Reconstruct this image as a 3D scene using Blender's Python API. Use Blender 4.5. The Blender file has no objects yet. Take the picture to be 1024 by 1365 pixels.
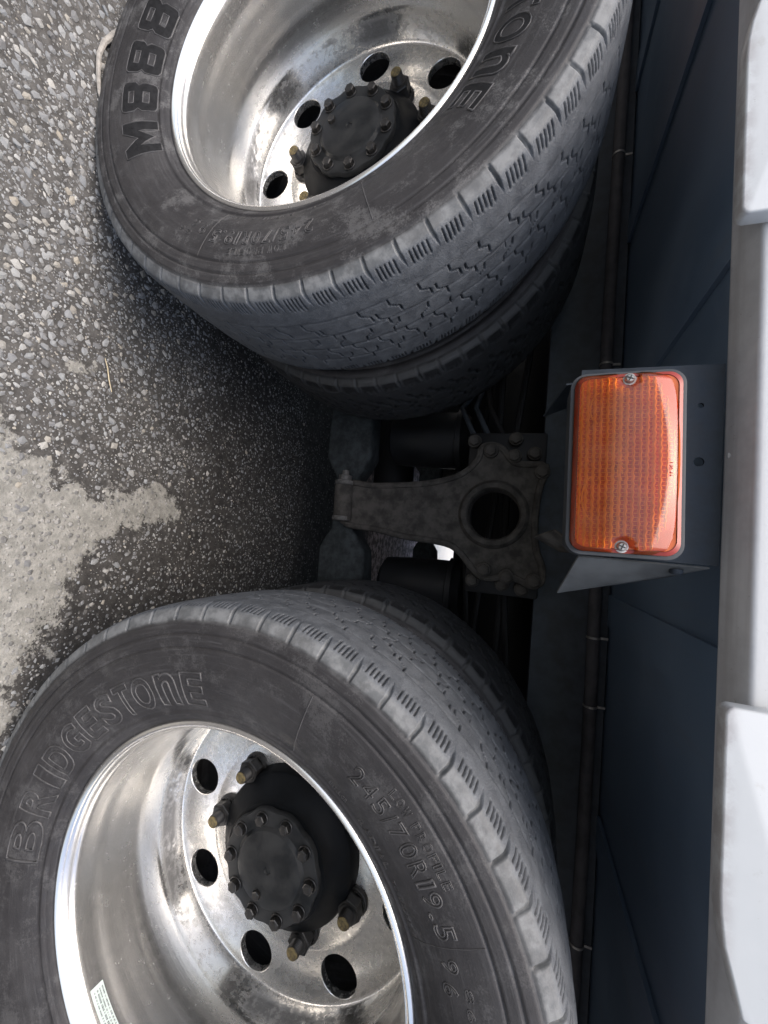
import bpy, bmesh, math, random
import numpy as np
from mathutils import Vector, Matrix
R_ = math.radians
random.seed(7); rng = np.random.default_rng(7)
sc = bpy.context.scene
col = sc.collection

# ------------------------------------------------------------ camera, sky, sun, exposure
cd = bpy.data.cameras.new("camera")
cam = bpy.data.objects.new("camera", cd); col.objects.link(cam)
u = Vector((0.99332061, 0.09623552, 0.06366227))      # the phone was held sideways: picture "down" is world right
f = Vector((-0.06980541, 0.94050107, -0.33254314))
v = Vector((-0.09187690, 0.32587798, 0.94093686))
cam.matrix_world = Matrix(((v.x, -u.x, -f.x, 0.0414), (v.y, -u.y, -f.y, -0.45116), (v.z, -u.z, -f.z, 0.73652), (0, 0, 0, 1)))
cd.sensor_fit = 'VERTICAL'; cd.sensor_height = 36; cd.sensor_width = 27
cd.lens = 540.07 / 1365 * 36
cd.clip_start = 0.02; cd.clip_end = 500
sc.camera = cam

SUN_EL, SUN_AZ = R_(66), R_(205)      # azimuth measured clockwise from +Y
w = bpy.data.worlds.new("World"); sc.world = w; w.use_nodes = True
nt = w.node_tree
bg = nt.nodes["Background"]
sky = nt.nodes.new("ShaderNodeTexSky"); sky.sky_type = 'NISHITA'; sky.sun_disc = False
sky.sun_elevation = SUN_EL; sky.sun_rotation = SUN_AZ
sky.air_density = 1.0; sky.dust_density = 5.0; sky.ozone_density = 1.0
nt.links.new(sky.outputs[0], bg.inputs[0]); bg.inputs[1].default_value = 0.15
sl = bpy.data.lights.new("sun", 'SUN'); sl.energy = 1.05; sl.angle = R_(55); sl.color = (1.0, 0.985, 0.96)
so = bpy.data.objects.new("sun", sl); col.objects.link(so)
d = Vector((math.sin(SUN_AZ) * math.cos(SUN_EL), math.cos(SUN_AZ) * math.cos(SUN_EL), math.sin(SUN_EL)))
so.rotation_euler = d.to_track_quat('Z', 'Y').to_euler()
sc.view_settings.view_transform = 'Standard'; sc.view_settings.look = 'None'
sc.view_settings.gamma = 1; sc.view_settings.use_curve_mapping = False
sc.view_settings.exposure = 0.95

# ------------------------------------------------------------ helpers
class NT:
    """tiny node-graph helper"""
    def __init__(s, name):
        s.m = bpy.data.materials.new(name); s.m.use_nodes = True
        s.t = s.m.node_tree; s.p = s.t.nodes["Principled BSDF"]; s.out = s.t.nodes["Material Output"]
        s.tc = s.t.nodes.new("ShaderNodeTexCoord"); s.obj = s.tc.outputs['Object']
    def n(s, kind, ins=None, **props):
        nd = s.t.nodes.new(kind)
        for k, val in props.items(): setattr(nd, k, val)
        for k, val in (ins or {}).items(): s.set(nd.inputs[k], val)
        return nd
    def set(s, sock, val):
        if hasattr(val, 'links'): s.t.links.new(val, sock)
        else: sock.default_value = val
    def P(s, **kw):
        for k, val in kw.items(): s.set(s.p.inputs[k.replace('_', ' ')], val)
    def noise(s, scale, detail=4, rough=0.55, vec=None, dist=0.0):
        return s.n("ShaderNodeTexNoise", {'Vector': vec or s.obj, 'Scale': scale, 'Detail': detail, 'Roughness': rough, 'Distortion': dist}).outputs[0]
    def math(s, op, a, b=0.0, c=0.0, clamp=False):
        nd = s.n("ShaderNodeMath", {0: a, 1: b, 2: c}, operation=op, use_clamp=clamp); return nd.outputs[0]
    def ramp(s, val, a, b, lo=0.0, hi=1.0):
        nd = s.n("ShaderNodeMapRange", {'Value': val, 'From Min': a, 'From Max': b, 'To Min': lo, 'To Max': hi}, interpolation_type='SMOOTHSTEP'); return nd.outputs[0]
    def mix(s, fac, a, b):
        nd = s.n("ShaderNodeMix", data_type='RGBA')
        s.set(nd.inputs['Factor'], fac)
        for i, val in ((6, a), (7, b)):
            s.set(nd.inputs[i], val if hasattr(val, 'links') else (*val, 1.0))
        return nd.outputs[2]
    def bump(s, h, strength=0.4, dist=0.001, normal=None):
        nd = s.n("ShaderNodeBump", {'Height': h, 'Strength': strength, 'Distance': dist})
        if normal: s.set(nd.inputs['Normal'], normal)
        return nd.outputs[0]
    def attr(s, name):
        return s.n("ShaderNodeAttribute", attribute_name=name).outputs['Fac']
    def sep(s, vec=None):
        return s.n("ShaderNodeSeparateXYZ", {0: vec or s.obj}).outputs
    def stretch(s, sx, sy, sz):
        return s.n("ShaderNodeMapping", {'Vector': s.obj, 'Scale': (sx, sy, sz)}).outputs[0]

def link(name, me, parent=None, loc=(0, 0, 0), rot=(0, 0, 0)):
    o = bpy.data.objects.new(name, me); col.objects.link(o)
    o.location = loc; o.rotation_euler = rot
    if parent: o.parent = parent
    return o

def np_mesh(name, V, F, mat, smooth=True, attrs=None):
    """V (n,3); F (m,k) with k 3 or 4"""
    V = np.asarray(V, np.float32); F = np.asarray(F, np.int32)
    me = bpy.data.meshes.new(name)
    me.vertices.add(len(V)); me.vertices.foreach_set("co", V.ravel())
    k = F.shape[1]
    me.loops.add(F.size); me.loops.foreach_set("vertex_index", F.ravel())
    me.polygons.add(len(F))
    me.polygons.foreach_set("loop_start", np.arange(0, F.size, k, dtype=np.int32))
    me.polygons.foreach_set("loop_total", np.full(len(F), k, np.int32))
    me.polygons.foreach_set("use_smooth", np.full(len(F), smooth, bool))
    me.update(calc_edges=True)
    for an, av in (attrs or {}).items():
        a = me.attributes.new(an, 'FLOAT', 'POINT'); a.data.foreach_set("value", np.asarray(av, np.float32))
    if mat: me.materials.append(mat)
    me.validate()
    return me

def bm_mesh(name, bm, mat, smooth=False, sharp=35):
    bmesh.ops.recalc_face_normals(bm, faces=bm.faces)
    for fc in bm.faces: fc.smooth = smooth
    me = bpy.data.meshes.new(name); bm.to_mesh(me); bm.free()
    if smooth:
        me.set_sharp_from_angle(angle=R_(sharp))
    me.materials.append(mat)
    return me

def bevel(bm, w_, seg=2):
    es = [e for e in bm.edges if len(e.link_faces) == 2 and e.calc_face_angle(0) > R_(30)]
    bmesh.ops.bevel(bm, geom=es, offset=w_, segments=seg, affect='EDGES', profile=0.5)

def add_box(bm, a, b):
    vs = [bm.verts.new((x, y, z)) for x in (a[0], b[0]) for y in (a[1], b[1]) for z in (a[2], b[2])]
    for q in ((0, 1, 3, 2), (4, 6, 7, 5), (0, 4, 5, 1), (2, 3, 7, 6), (0, 2, 6, 4), (1, 5, 7, 3)):
        bm.faces.new([vs[i] for i in q])

def box_me(name, a, b, mat, bev=0.002):
    bm = bmesh.new(); add_box(bm, a, b)
    bmesh.ops.recalc_face_normals(bm, faces=bm.faces)
    if bev: bevel(bm, bev)
    return bm_mesh(name, bm, mat, True)

def add_prism(bm, pts, y0, y1):
    """closed outline in XZ extruded along Y"""
    A = [bm.verts.new((x, y0, z)) for x, z in pts]; B = [bm.verts.new((x, y1, z)) for x, z in pts]
    n = len(pts)
    bm.faces.new(A); bm.faces.new(B[::-1])
    for i in range(n): bm.faces.new((A[i], B[i], B[(i + 1) % n], A[(i + 1) % n]))

def add_lathe(bm, prof, seg=48, axis='Y', c=(0, 0, 0), closed=False):
    """prof: list of (r, h) along the axis; r == 0 closes the end"""
    rings = []
    for r, h in prof:
        if r <= 1e-7:
            co = {'Y': (0, h, 0), 'Z': (0, 0, h), 'X': (h, 0, 0)}[axis]
            rings.append([bm.verts.new(Vector(co) + Vector(c))])
        else:
            ring = []
            for i in range(seg):
                a = 2 * math.pi * i / seg; ca, sa = r * math.cos(a), r * math.sin(a)
                co = {'Y': (ca, h, sa), 'Z': (ca, sa, h), 'X': (h, ca, sa)}[axis]
                ring.append(bm.verts.new(Vector(co) + Vector(c)))
            rings.append(ring)
    if closed: rings.append(rings[0])
    for A, B in zip(rings, rings[1:]):
        for i in range(seg):
            j = (i + 1) % seg
            if len(A) == 1 and len(B) == 1: continue
            if len(A) == 1: bm.faces.new((A[0], B[i], B[j]))
            elif len(B) == 1: bm.faces.new((A[i], B[0], A[j]))
            else: bm.faces.new((A[i], B[i], B[j], A[j]))

def add_tube(bm, pts, r, seg=8, closed=False):
    pts = [Vector(p) for p in pts]; n = len(pts); rings = []
    prev = None
    for i, p in enumerate(pts):
        a = pts[i - 1] if (i > 0 or closed) else p
        b = pts[(i + 1) % n] if (i < n - 1 or closed) else p
        t = (b - a).normalized()
        ref = prev if prev is not None else (Vector((0, 0, 1)) if abs(t.z) < 0.9 else Vector((0, 1, 0)))
        x = (ref - t * ref.dot(t)).normalized(); prev = x
        y = t.cross(x)
        rr = r[i] if isinstance(r, (list, tuple)) else r
        rings.append([bm.verts.new(p + (x * math.cos(2 * math.pi * k / seg) + y * math.sin(2 * math.pi * k / seg)) * rr) for k in range(seg)])
    m = n if closed else n - 1
    for i in range(m):
        A, B = rings[i], rings[(i + 1) % n]
        for k in range(seg): bm.faces.new((A[k], B[k], B[(k + 1) % seg], A[(k + 1) % seg]))
    if not closed:
        bm.faces.new(rings[0][::-1]); bm.faces.new(rings[-1])

# ------------------------------------------------------------ materials
def mat_rubber(name="tyre_rubber", dust=1.0, wall_dust=0.3):
    s = NT(name)
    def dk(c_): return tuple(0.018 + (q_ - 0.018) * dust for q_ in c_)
    x, y, z = s.sep()[:3]
    r = s.math('SQRT', s.math('ADD', s.math('MULTIPLY', x, x), s.math('MULTIPLY', z, z)))
    n1 = s.noise(9, 6, 0.65); n2 = s.noise(60, 5, 0.6); n3 = s.noise(520, 4, 0.65); n4 = s.noise(1500, 3, 0.6); n5 = s.noise(26, 7, 0.72)
    rj = s.math('ADD', r, s.math('MULTIPLY', s.math('SUBTRACT', n2, 0.5), 0.006))
    tread = s.ramp(rj, 0.4085, 0.4145)
    buttress = s.ramp(rj, 0.392, 0.402)
    dusty = s.ramp(n1, 0.42, 0.66)
    wall = s.mix(dusty, (0.025, 0.0235, 0.0245), (0.042, 0.040, 0.0405))
    wall = s.mix(s.math('MULTIPLY', s.ramp(s.math('ADD', s.math('MULTIPLY', n5, 0.7), s.math('MULTIPLY', n3, 0.3)), 0.50, 0.60), wall_dust), wall, (0.13, 0.128, 0.126))
    wall = s.mix(s.ramp(n4, 0.62, 0.74, 0, 0.35), wall, (0.11, 0.105, 0.10))
    wall = s.mix(s.ramp(n3, 0.40, 0.28, 0, 0.5), wall, (0.014, 0.0135, 0.0135))
    butt = s.mix(s.ramp(n2, 0.35, 0.65), dk((0.105, 0.11, 0.112)), dk((0.20, 0.205, 0.205)))
    crown = s.mix(s.ramp(n2, 0.3, 0.7), dk((0.082, 0.089, 0.099)), dk((0.138, 0.148, 0.160)))
    crown = s.mix(s.math('MULTIPLY', s.ramp(n3, 0.5, 0.75), 0.4), crown, dk((0.24, 0.25, 0.265)))
    crown = s.mix(s.ramp(n4, 0.60, 0.75, 0, 0.5), crown, dk((0.26, 0.27, 0.28)))
    crown = s.mix(s.ramp(n3, 0.42, 0.30, 0, 0.55), crown, dk((0.045, 0.047, 0.05)))
    butt = s.mix(s.ramp(n5, 0.5, 0.62, 0, 0.45), butt, dk((0.075, 0.075, 0.074)))
    # the cuts are darkened in colour too, for the shade of deep grooves
    g = s.attr("cut")
    c = s.mix(buttress, wall, butt); c = s.mix(tread, c, crown)
    c = s.mix(s.math('MULTIPLY', g, 0.9), c, (0.012, 0.012, 0.013))
    # tangential scuffs
    ang = s.math('ARCTAN2', z, x)
    vec = s.n("ShaderNodeCombineXYZ", {0: s.math('MULTIPLY', ang, 3.0), 1: s.math('MULTIPLY', y, 160), 2: s.math('MULTIPLY', r, 160)}).outputs[0]
    scuff = s.noise(1.6, 5, 0.65, vec)
    c = s.mix(s.math('MULTIPLY', s.ramp(scuff, 0.5, 0.75), 0.28), c, (0.12, 0.12, 0.122))
    s.P(Base_Color=c, Roughness=s.ramp(n2, 0.3, 0.7, 0.5, 0.72))
    s.set(s.p.inputs['Specular IOR Level'], 0.45)
    h = s.math('ADD', s.math('MULTIPLY', n3, s.math('ADD', 0.45, s.math('MULTIPLY', tread, 1.5))), s.math('ADD', s.math('MULTIPLY', n2, 0.6), s.math('MULTIPLY', scuff, 0.5)))
    s.P(Normal=s.bump(h, 0.55, 0.0011))
    return s.m

def mat_simple(name, colr, rough=0.5, metal=0.0, var=0.3, scale=30, bumpd=0.0006, col2=None, spec=0.5, fine=250):
    s = NT(name)
    n1 = s.noise(scale, 6, 0.62); n2 = s.noise(fine, 4, 0.6)
    c2 = col2 or tuple(min(1, q * (1 + var)) for q in colr)
    c1 = tuple(q * (1 - var) for q in colr)
    c = s.mix(s.ramp(n1, 0.33, 0.67), c1, c2)
    s.P(Base_Color=c, Metallic=metal, Roughness=s.ramp(n1, 0.3, 0.7, rough * 0.85, min(1, rough * 1.2)))
    s.set(s.p.inputs['Specular IOR Level'], spec)
    s.P(Normal=s.bump(s.math('ADD', n1, s.math('MULTIPLY', n2, 0.5)), 0.4, bumpd))
    return s.m

def mat_alu():
    s = NT("polished_aluminium")
    x, y, z = s.sep()[:3]
    r = s.math('SQRT', s.math('ADD', s.math('MULTIPLY', x, x), s.math('MULTIPLY', z, z)))
    ang = s.math('ARCTAN2', z, x)
    vec = s.n("ShaderNodeCombineXYZ", {0: s.math('MULTIPLY', ang, 1.2), 1: s.math('MULTIPLY', y, 260), 2: s.math('MULTIPLY', r, 260)}).outputs[0]
    turn = s.noise(1.0, 5, 0.65, vec)
    n1 = s.noise(7, 5, 0.6, None, 0.4); n2 = s.noise(90, 6, 0.7); n3 = s.noise(650, 3, 0.6); n4 = s.noise(260, 5, 0.7)
    deep = s.ramp(y, 0.10, 0.21)                               # brake dust settles in the bottom of the dish
    film = s.math('MULTIPLY', s.ramp(s.math('ADD', s.math('MULTIPLY', n1, 0.5), s.math('MULTIPLY', n2, 0.5)), 0.25, 0.85), s.math('ADD', 0.10, s.math('MULTIPLY', deep, 0.28)))
    ring = s.math('MULTIPLY', s.ramp(y, 0.150, 0.166), s.ramp(y, 0.203, 0.184))
    splash = s.math('MULTIPLY', ring, s.ramp(s.math('ADD', s.math('MULTIPLY', s.noise(4.2, 3, 0.5), 0.7), s.math('ADD', s.math('MULTIPLY', n2, 0.22), s.math('MULTIPLY', n4, 0.08))), 0.50, 0.57))
    soot = s.math('MULTIPLY', s.math('MULTIPLY', s.ramp(y, 0.12, 0.17), s.ramp(n2, 0.45, 0.8)), 0.5)
    specks = s.math('MULTIPLY', s.ramp(n3, 0.70, 0.76), 0.7)
    c = s.mix(film, (0.775, 0.765, 0.74), (0.52, 0.50, 0.46))
    c = s.mix(s.math('MULTIPLY', s.ramp(turn, 0.55, 0.8), 0.25), c, (0.45, 0.45, 0.45))
    c = s.mix(soot, c, (0.16, 0.15, 0.135))
    c = s.mix(specks, c, (0.10, 0.09, 0.08))
    c = s.mix(s.math('MULTIPLY', splash, 0.75), c, (0.022, 0.022, 0.024))
    met = s.math('SUBTRACT', 0.95, s.math('ADD', s.math('MULTIPLY', film, 0.55), s.math('ADD', splash, soot)), 0.0, True)
    s.P(Base_Color=c, Metallic=met)
    s.P(Roughness=s.math('ADD', s.math('ADD', 0.215, s.math('MULTIPLY', s.math('SUBTRACT', n2, 0.5), 0.10)), s.math('ADD', s.math('MULTIPLY', film, 0.2), s.math('MULTIPLY', turn, 0.06))))
    s.P(Normal=s.bump(s.math('ADD', s.math('MULTIPLY', turn, 0.6), s.math('ADD', s.math('MULTIPLY', n4, 0.35), s.math('MULTIPLY', n3, 0.2))), 0.22, 0.0006))
    return s.m

def mat_stone():
    s = NT("stone_chippings")
    t = s.attr("tint"); oi = s.n("ShaderNodeObjectInfo").outputs['Random']
    tt = s.math('FRACT', s.math('ADD', t, oi))
    cr = s.n("ShaderNodeValToRGB", {'Fac': tt})
    e = cr.color_ramp.elements
    e[0].position = 0.0; e[0].color = (0.13, 0.13, 0.13, 1)
    e[1].position = 1.0; e[1].color = (0.35, 0.355, 0.35, 1)
    for ps, cc in ((0.25, (0.21, 0.215, 0.22, 1)), (0.5, (0.27, 0.28, 0.285, 1)), (0.68, (0.33, 0.335, 0.33, 1)), (0.8, (0.36, 0.325, 0.265, 1)), (0.86, (0.21, 0.225, 0.24, 1)), (0.95, (0.46, 0.445, 0.41, 1))):
        q = e.new(ps); q.color = cc
    n = s.noise(160, 5, 0.65); n2 = s.noise(14, 4, 0.6)
    c = s.mix(s.ramp(n, 0.45, 0.75, 0, 0.55), cr.outputs[0], (0.075, 0.072, 0.068))
    c = s.mix(s.ramp(n2, 0.4, 0.7, 0.0, 0.25), c, (0.24, 0.22, 0.19))
    # dust film laid over the stones where the dried slurry lies
    c = s.mix(s.math('MULTIPLY', s.attr("mud"), s.ramp(n2, 0.40, 0.66, 0.05, 0.65)), c, (0.33, 0.315, 0.275))
    s.P(Base_Color=c, Roughness=0.8, Normal=s.bump(n, 0.5, 0.0012))
    return s.m

def mat_ground():
    s = NT("asphalt")
    n1 = s.noise(3.0, 6, 0.6); n2 = s.noise(45, 6, 0.7); n3 = s.noise(260, 4, 0.65)
    vor = s.n("ShaderNodeTexVoronoi", {'Vector': s.obj, 'Scale': 95.0, 'Randomness': 1.0})
    vd, vc = vor.outputs['Distance'], vor.outputs['Color']
    vr = s.sep(vc)[0]
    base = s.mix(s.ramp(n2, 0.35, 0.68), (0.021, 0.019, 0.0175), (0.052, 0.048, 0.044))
    base = s.mix(s.attr("open"), base, s.mix(s.ramp(n2, 0.35, 0.68), (0.055, 0.052, 0.048), (0.115, 0.11, 0.103)))  # darker base under the truck: dark fines plus its shade painted in
    grit = s.math('MULTIPLY', s.ramp(vd, 0.42, 0.25), s.ramp(vr, 0.5, 0.62))
    base = s.mix(s.math('MULTIPLY', grit, 0.65), base, (0.20, 0.195, 0.185))
    base = s.mix(s.math('MULTIPLY', s.ramp(n3, 0.58, 0.75), 0.35), base, (0.22, 0.21, 0.195))
    base = s.mix(s.ramp(n1, 0.45, 0.75, 0, 0.25), base, (0.13, 0.12, 0.105))
    gy_ = s.math('ADD', s.sep()[1], s.math('MULTIPLY', n1, 0.5))
    base = s.mix(s.ramp(gy_, 1.55, 1.75), base, s.mix(s.ramp(s.noise(28, 5, 0.7), 0.44, 0.58), (0.16, 0.11, 0.09), (0.55, 0.40, 0.35)))  # reddish far ground, colour lifted to carry the daylight falling there
    base = s.mix(s.ramp(gy_, 2.9, 3.1), base, (0.55, 0.54, 0.50))  # ground beyond the truck: daylight brightness put into a pale colour
    mud = s.mix(s.ramp(n2, 0.35, 0.7), (0.19, 0.185, 0.165), (0.32, 0.31, 0.28))
    mud = s.mix(s.math('MULTIPLY', s.ramp(n3, 0.55, 0.72), 0.6), mud, (0.12, 0.115, 0.11))
    v2 = s.n("ShaderNodeTexVoronoi", {'Vector': s.obj, 'Scale': 170.0, 'Randomness': 1.0})
    peb = s.math('MULTIPLY', s.ramp(v2.outputs['Distance'], 0.45, 0.25), s.ramp(s.sep(v2.outputs['Color'])[0], 0.50, 0.56))
    mud = s.mix(s.math('MULTIPLY', peb, 0.75), mud, s.mix(s.sep(v2.outputs['Color'])[1], (0.10, 0.10, 0.10), (0.42, 0.41, 0.38)))
    mud = s.mix(s.math('MULTIPLY', grit, 0.7), mud, s.mix(s.sep(vc)[1], (0.09, 0.09, 0.092), (0.36, 0.35, 0.33)))
    holes = s.math('ADD', s.attr("mud"), s.math('ADD', s.math('MULTIPLY', s.math('SUBTRACT', n3, 0.5), 1.3), s.math('MULTIPLY', s.math('SUBTRACT', n2, 0.5), 0.9)))
    c = s.mix(s.ramp(holes, 0.32, 0.60), base, mud)
    s.P(Base_Color=c, Roughness=0.92)
    h = s.math('ADD', s.math('MULTIPLY', n3, 0.5), s.math('ADD', n2, s.math('ADD', s.math('MULTIPLY', grit, 0.6), s.math('MULTIPLY', s.math('MULTIPLY', peb, s.attr("mud")), 0.5))))
    s.P(Normal=s.bump(h, 0.8, 0.003))
    return s.m

def mat_white_paint():
    s = NT("white_paint")
    n1 = s.noise(7, 5, 0.6); n2 = s.noise(140, 4, 0.7); n3 = s.noise(38, 5, 0.7)
    c = s.mix(s.ramp(n1, 0.4, 0.7), (0.70, 0.725, 0.735), (0.655, 0.685, 0.695))
    c = s.mix(s.ramp(n2, 0.66, 0.74, 0, 0.6), c, (0.40, 0.39, 0.36))
    c = s.mix(s.ramp(n3, 0.60, 0.75, 0, 0.4), c, (0.50, 0.49, 0.46))
    z = s.sep()[2]
    grime = s.math('MULTIPLY', s.ramp(z, 0.912, 0.898), s.ramp(n3, 0.35, 0.6))
    c = s.mix(s.math('MULTIPLY', grime, 0.55), c, (0.36, 0.33, 0.33))
    s.P(Base_Color=c, Roughness=0.32, Normal=s.bump(n2, 0.12, 0.0006))
    return s.m

def mat_sill_paint():
    s = NT("shade_greyed_white_paint")
    n1 = s.noise(16, 5, 0.65); n2 = s.noise(160, 4, 0.7)
    long_ = s.noise(1.0, 5, 0.6, s.stretch(3, 60, 60))
    z = s.sep()[2]; low = s.ramp(z, 0.931, 0.921)
    c = s.mix(low, (0.74, 0.76, 0.765), s.mix(s.ramp(n1, 0.35, 0.7), (0.66, 0.68, 0.70), (0.52, 0.535, 0.555)))  # lower chamfer greyed to carry its shade, grime streaks laid over it
    c = s.mix(s.math('MULTIPLY', s.ramp(long_, 0.45, 0.7, 0, 0.5), low), c, (0.42, 0.42, 0.43))
    c = s.mix(s.ramp(n2, 0.66, 0.74, 0, 0.55), c, (0.20, 0.17, 0.14))
    s.P(Base_Color=c, Roughness=0.45, Normal=s.bump(n2, 0.2, 0.0008))
    return s.m

def mat_navy():
    s = NT("hazed_navy_paint")
    n1 = s.noise(5, 5, 0.6); n2 = s.noise(140, 5, 0.7)
    streak = s.noise(1.0, 5, 0.6, s.stretch(40, 5, 5))
    c = s.mix(s.ramp(n1, 0.35, 0.7), (0.14, 0.205, 0.295), (0.18, 0.25, 0.34))  # navy paint, lightened and blued to stand in for the flare veil
    c = s.mix(s.ramp(streak, 0.5, 0.75, 0, 0.35), c, (0.17, 0.20, 0.235))
    c = s.mix(s.ramp(n2, 0.66, 0.76, 0, 0.4), c, (0.15, 0.15, 0.15))
    s.P(Base_Color=c, Roughness=s.ramp(n1, 0.3, 0.7, 0.42, 0.62), Normal=s.bump(n2, 0.2, 0.0007))
    return s.m

def mat_amber_shell():
    s = NT("amber_lens_shell")
    nt_ = s.t; nt_.nodes.remove(s.p)
    lw = s.n("ShaderNodeFresnel", {'IOR': 1.49})
    tr = s.n("ShaderNodeBsdfTransparent", {'Color': (1.0, 0.60, 0.20, 1)})
    gl = s.n("ShaderNodeBsdfGlossy", {'Color': (1, 1, 1, 1), 'Roughness': 0.06})
    df = s.n("ShaderNodeBsdfDiffuse", {'Color': (0.90, 0.42, 0.25, 1)})
    n1 = s.noise(60, 5, 0.6)
    film = s.n("ShaderNodeMixShader", {0: s.ramp(n1, 0.3, 0.8, 0.02, 0.07), 1: tr.outputs[0], 2: df.outputs[0]})
    mx = s.n("ShaderNodeMixShader", {0: s.math('MULTIPLY', lw.outputs[0], 1.0), 1: film.outputs[0], 2: gl.outputs[0]})
    nt_.links.new(mx.outputs[0], s.out.inputs[0])
    return s.m

def mat_amber(name, colr, rough=0.25, trans=0.25):
    s = NT(name)
    n1 = s.noise(50, 4, 0.6)
    c = s.mix(s.ramp(n1, 0.3, 0.7), colr, tuple(q * 0.8 for q in colr))
    s.P(Base_Color=c, Roughness=rough)
    s.set(s.p.inputs['Transmission Weight'], trans)
    return s.m

M_rub = mat_rubber(); M_rub_in = mat_rubber("less_worn_tyre_rubber", 0.22); M_rub_dusty = mat_rubber("dusty_tyre_rubber", 1.05, 0.6)  # inner tyres take blacker, less worn and less dusty rubber
M_letter_dark = mat_simple("black_letter_rubber", (0.017, 0.017, 0.018), 0.7, var=0.3, scale=140, spec=0.15)
M_letter = mat_simple("raised_letter_rubber", (0.066, 0.064, 0.064), 0.5, var=0.3, scale=60)
M_alu = mat_alu()
M_hub = mat_simple("black_hub_paint", (0.014, 0.0155, 0.0168), 0.5, var=0.3, scale=22, col2=(0.034, 0.034, 0.033), spec=0.25, fine=420)
M_nut = mat_simple("dark_oiled_steel", (0.012, 0.0118, 0.0115), 0.42, var=0.4, scale=60, col2=(0.028, 0.025, 0.022))
M_brass = mat_simple("rusty_stud_end", (0.09, 0.07, 0.034), 0.6, 0.2, 0.5, 260, col2=(0.24, 0.18, 0.075))
M_stone = mat_stone(); M_ground = mat_ground()
M_white = mat_white_paint(); M_sill = mat_sill_paint(); M_navy = mat_navy()
M_black = mat_simple("black_chassis_paint", (0.013, 0.0135, 0.015), 0.6, var=0.35, scale=14)
M_cast = mat_simple("rusty_casting", (0.068, 0.063, 0.057), 0.85, var=0.4, scale=35, col2=(0.100, 0.092, 0.083), spec=0.2, bumpd=0.0022, fine=160)
M_beam = mat_simple("dark_beam_paint", (0.040, 0.046, 0.048), 0.8, var=0.4, scale=50, spec=0.2)
M_pipe = mat_simple("brown_conduit", (0.075, 0.075, 0.082), 0.7, var=0.3, scale=30)
M_zinc = mat_simple("dull_zinc", (0.45, 0.44, 0.42), 0.45, 0.7, 0.25, 60)
M_plate = mat_simple("slate_bracket_paint", (0.020, 0.029, 0.041), 0.6, var=0.25, scale=60, col2=(0.030, 0.040, 0.054), spec=0.35)
M_gusset = mat_simple("grey_gusset_paint", (0.12, 0.128, 0.132), 0.55, var=0.2, scale=30)
M_house = mat_simple("grey_lamp_rubber", (0.052, 0.057, 0.063), 0.6, var=0.2, scale=40)
M_shell = mat_amber_shell()
M_rib = mat_amber("amber_rib", (1.0, 0.60, 0.12), 0.3, 0.15)
M_floor = mat_amber("amber_lamp_floor", (0.72, 0.165, 0.05), 0.35, 0.0)
M_red = mat_amber("deep_red_lens_edge", (0.42, 0.05, 0.03), 0.3, 0.2)
M_sticker = mat_simple("pale_sticker", (0.62, 0.70, 0.66), 0.4, var=0.06, scale=50, bumpd=0.0001)
M_ink = mat_simple("dark_print", (0.10, 0.12, 0.12), 0.6, var=0.1)
M_engrave = mat_simple("engraved_mark", (0.20, 0.195, 0.18), 0.5, 0.3, 0.2)
M_straw = mat_simple("dry_straw", (0.55, 0.47, 0.32), 0.8, var=0.2, scale=120)
M_cord = mat_simple("dusty_cord", (0.30, 0.28, 0.25), 0.9, var=0.25, scale=120)

# ------------------------------------------------------------ ground
patch = [(-0.107, -0.3), (-0.109, -0.092), (-0.108, -0.064), (-0.06, -0.045), (-0.034, 0.0), (-0.006, 0.067), (-0.028, 0.114), (-0.038, 0.171), (-0.036, 0.26), (0.031, 0.277), (0.073, 0.188), (0.091, 0.109), (0.143, 0.061), (0.23, 0.03), (0.312, 0.013), (0.395, -0.017), (0.45, -0.3)]
def hashn(ix, iy):
    h = np.sin(ix * 127.1 + iy * 311.7) * 43758.5453
    return h - np.floor(h)
def vnoise(x, y):
    ix, iy = np.floor(x), np.floor(y); fx, fy = x - ix, y - iy
    fx = fx * fx * (3 - 2 * fx); fy = fy * fy * (3 - 2 * fy)
    a, b, c_, d_ = hashn(ix, iy), hashn(ix + 1, iy), hashn(ix, iy + 1), hashn(ix + 1, iy + 1)
    return (a * (1 - fx) + b * fx) * (1 - fy) + (c_ * (1 - fx) + d_ * fx) * fy
def fbm(x, y, o=4):
    t, amp = 0, 0.5
    for k in range(o):
        t = t + amp * vnoise(x * 2 ** k + 17 * k, y * 2 ** k + 5 * k); amp *= 0.5
    return t
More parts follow.
